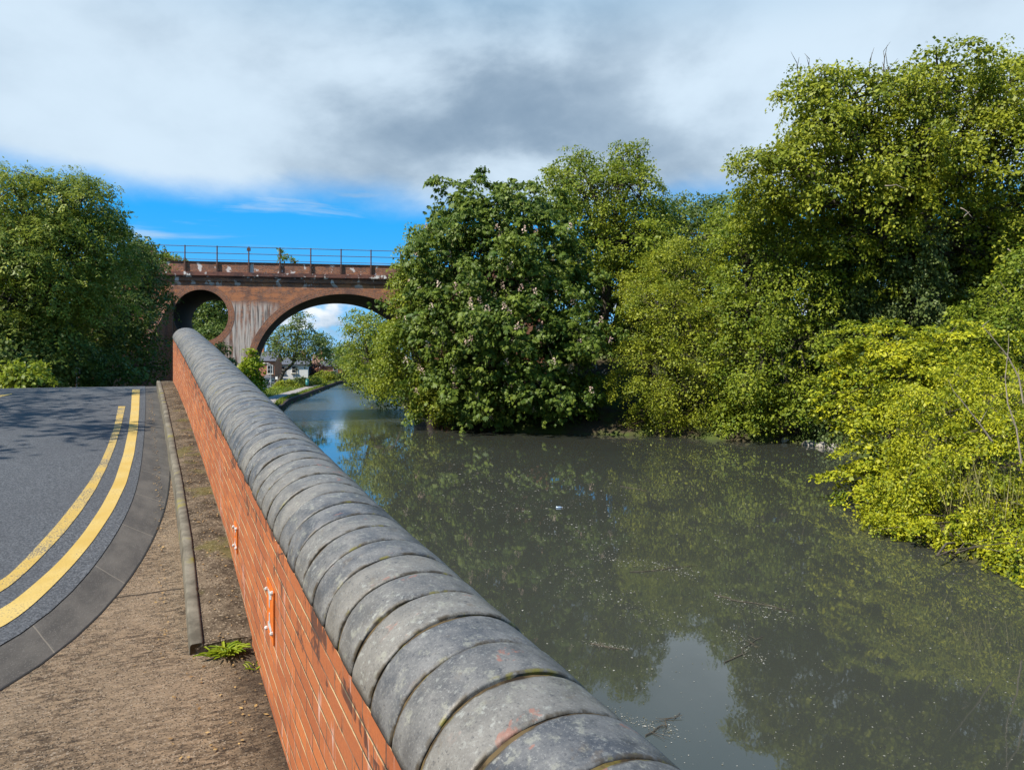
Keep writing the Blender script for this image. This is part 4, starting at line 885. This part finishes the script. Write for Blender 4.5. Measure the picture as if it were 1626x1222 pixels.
# ------------------------------------------------------------------ houses and street beyond
def window(root, c, w, h, rz, proud, sash=True):
    n_ = np.array([math.sin(rz), -math.cos(rz), 0]); t_ = np.array([math.cos(rz), math.sin(rz), 0]); c = np.asarray(c, float)
    g = G()
    for a, b_, ww, hh in ((-w/2,0,.09,h+.09),(w/2,0,.09,h+.09),(0,h/2,w-.09,.09),(0,-h/2,w-.09,.09),(0,0,w-.09,.06)): g.box(c+t_*a+UP*b_+n_*proud, (ww,.09,hh), rz)
    f = g.build('window', M['white_paint'], root); g = G(); g.box(c+n_*(proud-.03), (w-.1,.02,h-.1), rz); g.build('pane', M['glass'], f)
    g = G(); g.box(c-UP*(h/2+.13)+n_*(proud+.04), (w+.3,.2,.1), rz); g.build('sill', M['cream'], f)
def house(name, label, cen, w, d, h, rz, wallmat, roofmat, ridge, gable_front, group='houses beyond the viaduct'):
    r = thing(name, label, 'house', cen, group); cen = np.asarray(cen, float); n_ = np.array([math.sin(rz), -math.cos(rz), 0]); t_ = np.array([math.cos(rz), math.sin(rz), 0])
    g = G(); pt = lambda a, b_, z: cen+t_*a-n_*b_+UP*z
    e = .3
    if gable_front:
        g.prism([pt(-w/2,0,0), pt(w/2,0,0), pt(w/2,0,h), pt(0,0,h+ridge), pt(-w/2,0,h)], -n_*d); g.build('wall', M[wallmat], r)
        g = G()
        for sg in (-1,1): g.prism([pt(sg*(w/2+e),-e,h-e*ridge/(w/2)+.02), pt(0,-e,h+ridge+.02), pt(0,-e,h+ridge+.16), pt(sg*(w/2+e),-e,h-e*ridge/(w/2)+.16)], -n_*(d+2*e))
    else:
        g.prism([pt(-w/2,0,0), pt(-w/2,d,0), pt(-w/2,d,h), pt(-w/2,d/2,h+ridge), pt(-w/2,0,h)], t_*w); g.build('wall', M[wallmat], r)
        g = G()
        for sg in (-1,1): g.prism([pt(-w/2-e, d/2+sg*(d/2+e), h-e*ridge/(d/2)+.02), pt(-w/2-e, d/2, h+ridge+.02), pt(-w/2-e, d/2, h+ridge+.16), pt(-w/2-e, d/2+sg*(d/2+e), h-e*ridge/(d/2)+.16)], t_*(w+2*e))
    rf = g.build('roof', M[roofmat], r); return r, rf, pt, n_, t_
def chimney(rf, c, mat='house_brick'):
    g = G(); g.box(c, (.9,.6,1.6)); g.box(np.asarray(c)+UP*.85, (1.0,.7,.1)); ch = g.build('chimney', M[mat], rf)
    for k in (-.25,.25):
        g = G(); g.lathe(np.asarray(c)+np.array([k,0,.9]), [(.12,0),(.10,.4)], 8); g.build('chimney_pot', M['terracotta'], ch)
Yh = 130.; q = P(425, 619, Yh)
r, rf, pt, n_, t_ = house('brick_house', 'narrow red brick house with a white framed bay window by the parked car', (q[0]-.6, Yh, q[2]), 3.6, 8, 5.3, math.radians(9), 'house_brick', 'slate', 1.6, False)
window(r, pt(1.0, 0, 3.75), .95, 1.5, math.radians(9), .06); chimney(rf, pt(-1.2, 4, 7.3))
g = G(); by = [(-.45,0),(-.1,-.85),(1.3,-.85),(1.7,0)]
g.prism([pt(a, b_, 0) for a, b_ in by], UP*2.2); bay = g.build('bay', M['house_brick'], r)
for (a, b_), (a2, b2) in zip(by[:-1], by[1:]):
    m0, m1 = pt(a, b_, 0), pt(a2, b2, 0); mid = (m0+m1)/2; ln = np.linalg.norm(m1-m0); ang = math.atan2(m1[1]-m0[1], m1[0]-m0[0]); nn_ = np.array([math.sin(ang), -math.cos(ang), 0])
    g = G(); dr = (m1-m0)/ln
    for k, ww, hh, zc in ((-ln*.5+.13,.2,1.75,1.25),(ln*.5-.13,.2,1.75,1.25),(0,ln-.46,.2,2.02),(0,ln-.46,.15,.45)): g.box(mid+dr*k+UP*zc+nn_*.05, (ww,.09,hh), ang)
    fr = g.build('window_frame', M['white_paint'], bay)
    g = G(); g.box(mid+UP*1.2+nn_*.025, (max(.1, ln-.46),.03,1.35), ang); g.build('pane', M['glass'], bay)
g = G(); ap = pt(.62, 0.02, 2.95); e_ = [pt(a*1.15-.1, b_*1.25, 2.25) for a, b_ in by]; g.add(e_+[ap]+[x-UP*.08 for x in e_], [(0,1,4),(1,2,4),(2,3,4),(0,5,6,1),(1,6,7,2),(2,7,8,3)]); g.build('bay_roof', M['slate'], bay)
q = P(463, 601, 140.); r, rf, pt, n_, t_ = house('rendered_house', 'white rendered house with a dark window behind the locust tree', (q[0], 140, q[2]-1.2), 6.2, 7, 4.0, math.radians(12), 'white_paint', 'slate', 1.4, False)
window(r, pt(.6, 0, 3.0), 1.1, 1.3, math.radians(12), .06); window(r, pt(-1.7, 0, 3.0), .9, 1.2, math.radians(12), .06)
g = G(); g.box(pt(.62, -.1, 3.0), (.05,.05,1.3)); g.build('shutter', M['dark_hole'], r); chimney(rf, pt(2, 3.5, 5.6))
q = P(530, 603, 190.); r, rf, pt, n_, t_ = house('brick_terrace', 'far brick terrace with brown tiled roof and glinting solar panels', (q[0], 190, q[2]), 11, 8, 4.3, math.radians(10), 'house_brick', 'brown_tile', 2.6, False)
for a in (-3.2,-1.0,1.4): window(r, pt(a, 0, 2.9), .9, 1.2, math.radians(10), .06)
g = G(); sl = math.atan2(2.6, 4.0)
for a in (-1.9,-.7,.5): g.box(pt(a, 2.0, 4.3+1.3+.28), (1.1,3.2,.06), math.radians(10), sl)
g.build('solar_panel', M['solar'], rf); chimney(rf, pt(-3.6, 4, 7.2)); chimney(rf, pt(4.6, 4, 7.2))
q = P(548, 603, 182.); r, rf, pt, n_, t_ = house('gabled_house', 'far white gabled extension in front of the brown tiled terrace', (q[0], 182, q[2]), 4.2, 6, 3.6, math.radians(10), 'white_paint', 'slate', 1.5, True)
window(r, pt(-.6, 0, 2.3), .7, 1.0, math.radians(10), .06); window(r, pt(1.0, 0, 2.3), .7, 1.0, math.radians(10), .06)
q = P(557, 603, 178.); r, rf, pt, n_, t_ = house('brick_cottage', 'low far brick cottage at the canal bend beside the willow', (q[0], 178, q[2]), 3.4, 5, 2.6, math.radians(10), 'house_brick', 'slate', 1.0, False)
window(r, pt(-.5, 0, 1.6), .8, .9, math.radians(10), .06)
q = P(519, 600, 172.); r, rf, pt, n_, t_ = house('brick_cottage', 'red brick outbuilding with a white window behind the purple shrub', (q[0]+1.0, 172, q[2]), 5.0, 5, 2.9, math.radians(10), 'house_brick', 'slate', 1.0, False)
window(r, pt(1.0, 0, 1.8), .9, 1.2, math.radians(10), .06)
def lamp(px, py_top, py_base, Y, arm, label):
    b_ = P(px, py_base, Y); t_ = P(px, py_top, Y); r = thing('street_lamp', label, 'lamp', b_, 'street lamps beyond the viaduct')
    g = G(); g.tube([b_-UP*.6, b_+UP*1.2], .09, 8); g.tube([b_+UP*1.2, t_-UP*.4], [.07,.055], 8); g.build('post', M['steel'], r)
    g = G(); g.tube([t_-UP*.4, t_-UP*.12+np.array([-.06,0,0]), t_+np.array([-.3,0,0]), t_+np.array([-arm,0,.03])], .045, 7); g.build('arm', M['steel'], r, True)
    g = G(); c0 = t_+np.array([-arm-.25,0,.0]); g.lathe(c0, [(.03,-.28),(.10,-.2),(.12,.05),(.06,.28)], 8, 'X'); g.build('lantern', M['cream'], r, True)
lamp(430, 577, 622, 112, .8, 'grey street lamp standing in front of the bay windowed house')
lamp(470.5, 571.5, 606, 118, .55, 'grey street lamp farther along the towpath by the white house')
p = P(471, 586, 117.8); r = thing('round_sign', 'cream round sign fixed to the second street lamp', 'sign', p); g = G(); g.lathe(p, [(.02,-.04),(.33,-.04),(.33,.0),(.02,.0)], 16, 'Y'); g.build('disc', M['cream'], r); g = G(); g.lathe(p+np.array([0,-.05,0]), [(.02,-.01),(.16,-.01),(.16,.005),(.02,.005)], 14, 'Y'); g.build('symbol', M['brown_tile'], r)
p = P(439, 600, 114); r = thing('street_sign', 'white rectangular sign on a thin post right of the bay', 'sign', P(440.5, 622, 114)); g = G(); g.box(p, (.36,.04,.44)); g.build('panel', M['white_paint'], r); g = G(); g.tube([P(440.5,622,114.05)-UP*.5, P(440.5,597,114.05)], .035, 6); g.build('post', M['steel'], r)
p = P(488, 606, 112); r = thing('litter_bin', 'teal litter bin on the grass beside the towpath', 'bin', p-UP*.5); g = G(); g.lathe(p-UP*.5, [(.2,-.1),(.26,.1),(.28,.75)], 12); g.build('body', M['teal'], r, True); g = G(); g.lathe(p-UP*.5, [(.31,.752),(.29,.86),(.08,.95)], 12); g.build('lid', M['teal'], r, True)
def car(cx, cy, cz, rz, label, paint):
    r = thing('parked_car', label, 'car', (cx, cy, cz), 'parked cars in the street'); Rm = Matrix.Rotation(rz, 3, 'Z'); T = lambda x, y, z: np.array(Vector((cx, cy, cz))+Rm @ Vector((x, y, z))); ax = np.array(Rm @ Vector((0, 1.64, 0)))
    g = G(); g.prism([T(x, -.82, z) for x, z in ((-2.0,.3),(2.0,.3),(2.05,.6),(1.9,.8),(.95,.93),(-1.7,.98),(-2.0,.85))], ax); g.build('body', paint, r)
    g = G(); g.prism([T(x, -.7, z) for x, z in ((.9,.94),(.35,1.40),(-1.1,1.45),(-1.65,.985))], ax*.855); cb = g.build('cabin', paint, r)
    g = G()
    for y in (-.725, .725): g.prism([T(x, y, z) for x, z in ((.72,1.0),(.3,1.34),(-1.0,1.38),(-1.4,1.02))], ax*.015)
    g.prism([T(.93,-.62,.97), T(.45,-.62,1.36), T(.47,-.62,1.37), T(.95,-.62,.98)], ax*.75); g.build('window', M['glass'], cb)
    for x in (-1.25, 1.25):
        for y in (-.84, .66):
            g = G(); c0 = T(x, y, .31); g.tube([c0, c0+ax/1.64*.18], .31, 14); wl = g.build('wheel', M['tyre'], r); g = G(); g.tube([c0-ax/1.64*.01, c0+ax/1.64*.19], .19, 12); g.build('rim', M['steel'], wl)
    for y in (-.6, .6):
        g = G(); g.box(T(2.03, y, .66), (.06,.28,.14), rz); g.build('headlight', M['bolt'], r)
p = P(418, 629, 110); car(p[0], 110, p[2], math.radians(-60), 'dark blue car parked behind the coping nearest the towpath', M['car_paint'])
p = P(428.5, 620, 119); car(p[0], 119, p[2], math.radians(-65), 'second car parked behind the blue one in front of the bay', M['slate'])
# ------------------------------------------------------------------ light, sky, camera
SUN = Vector((-.54,-.36,.77)).normalized()
el, az = math.asin(SUN.z), math.atan2(SUN.x, SUN.y)
L = bpy.data.lights.new('sun', 'SUN'); L.energy = 5.0; L.angle = math.radians(.55); L.color = (1.0,.94,.84)
so = bpy.data.objects.new('sun', L); C.objects.link(so); so.rotation_euler = SUN.to_track_quat('Z', 'Y').to_euler(); so.location = (-30,-20,40)
w = bpy.data.worlds.new('World'); sc.world = w; w.use_nodes = True; nt = w.node_tree; bg = nt.nodes['Background']
class WT_(MT):
    def __init__(s): s.nt = nt; s.tc = None
t = WT_(); STR = .10
sky = t.n('TexSky', None, sky_type='NISHITA', sun_disc=False, sun_elevation=el, sun_rotation=az, air_density=1.0, dust_density=.4, ozone_density=2.5)
dirv = t.n('VectorMath', {0: t.n('TexCoord').outputs['Generated']}, operation='NORMALIZE').outputs[0]
x, y, z = t.sep(dirv)
zp = t.mul(t.n('Math', {0: z, 1: 0.0}, operation='MAXIMUM').outputs[0], .42, 'ADD')
pv = t.n('CombineXYZ', {'X': t.n('Math', {0: x, 1: zp}, operation='DIVIDE').outputs[0], 'Y': t.n('Math', {0: y, 1: zp}, operation='DIVIDE').outputs[0]}).outputs[0]
n1 = t.noise(t.map(dirv, (1,1,1.9), (3.1,.7,0)), 2.6, 10, .55, .15); n2 = t.noise(t.map(dirv, (1,1,1.6), (8.3,2.2,0)), 7.5, 9, .58, .2)
def blob(px, py, sharp):
    d = Vector(P(px, py, 1.)-np.array([0,0,EYE])).normalized()
    dt = t.n('VectorMath', {0: dirv, 1: tuple(d)}, operation='DOT_PRODUCT').outputs['Value']
    return t.n('Math', {0: t.mul(t.n('Math', {0: dt, 1: 1.0}, operation='SUBTRACT').outputs[0], sharp)}, operation='EXPONENT').outputs[0]
def k(c): return tuple(a/STR*.62 for a in c)
blue = t.mix(.72, t.n('HueSaturation', {'Saturation': 1.55, 'Value': 1.0, 'Color': sky.outputs[0]}).outputs[0], k((.0,.35,.86)))
lum = t.mul(t.mul(n1, .75), t.mul(n2, .38), 'ADD')
lum = t.mul(lum, t.mul(t.mul(blob(830, 170, 20), -.46), t.ramp(n1, .62, .40, .25, 1.)), 'ADD'); lum = t.mul(lum, t.mul(blob(1140, 20, 30), .34), 'ADD'); lum = t.mul(lum, t.mul(blob(250, 200, 7), .10), 'ADD'); lum = t.mul(lum, t.mul(blob(1100, 280, 60), -.12), 'ADD')
cl = t.mix(t.ramp(lum, -.02, .80), k((.18,.27,.38)), k((.585,.715,.835)))
cov = t.ramp(t.mul(z, t.mul(t.n('Math', {0: n1, 1: .5}, operation='SUBTRACT').outputs[0], .13), 'ADD'), .185, .245)
wisp = t.mul(t.ramp(t.noise(t.map(dirv, (2.2,2.2,16)), 1.6, 7, .6, .4), .52, .70), t.mul(t.ramp(z, .08, .16), .55))
low = t.mul(t.ramp(t.noise(t.map(dirv, (1,1,1.8), (0,0,.2)), 7.5, 7, .55, .3), .505, .60), t.ramp(z, .115, .07))
cov = t.mul(cov, t.ramp(t.mul(z, t.mul(n2, .25), 'ADD'), .615, .70, 1, .05))
cov = t.n('Math', {0: t.n('Math', {0: cov, 1: wisp}, operation='MAXIMUM').outputs[0], 1: low}, operation='MAXIMUM').outputs[0]
lowc = t.mix(t.ramp(t.noise(t.map(dirv, (1,1,1.8), (.03,0,.23)), 7.5, 7, .55, .3), .42, .66), k((.30,.45,.62)), k((.86,.90,.94)))
cl = t.mix(t.ramp(z, .37, .52, 0, .8), cl, k((.22,.41,.60)))
cl = t.mix(t.ramp(z, .13, .09), cl, lowc)
t.put(bg.inputs['Color'], t.mix(cov, blue, cl)); bg.inputs['Strength'].default_value = STR
cam = bpy.data.cameras.new('camera'); co = bpy.data.objects.new('camera', cam); C.objects.link(co); sc.camera = co
co.location = (0,0,EYE); co.rotation_euler = (pi/2,0,0); cam.sensor_width = 36; cam.lens = F/1626*36; cam.shift_y = -(611-HY)/1626; cam.clip_start = .05; cam.clip_end = 8000
sc.view_settings.view_transform = 'Standard'; sc.view_settings.look = 'None'; sc.view_settings.gamma = 1; sc.view_settings.exposure = .92
try:
    sc.cycles.use_denoising = True; sc.cycles.max_bounces = 6; sc.cycles.diffuse_bounces = 3; sc.cycles.glossy_bounces = 3; sc.cycles.transmission_bounces = 3; sc.cycles.transparent_max_bounces = 4
    sc.cycles.caustics_reflective = False; sc.cycles.caustics_refractive = False
except Exception: pass
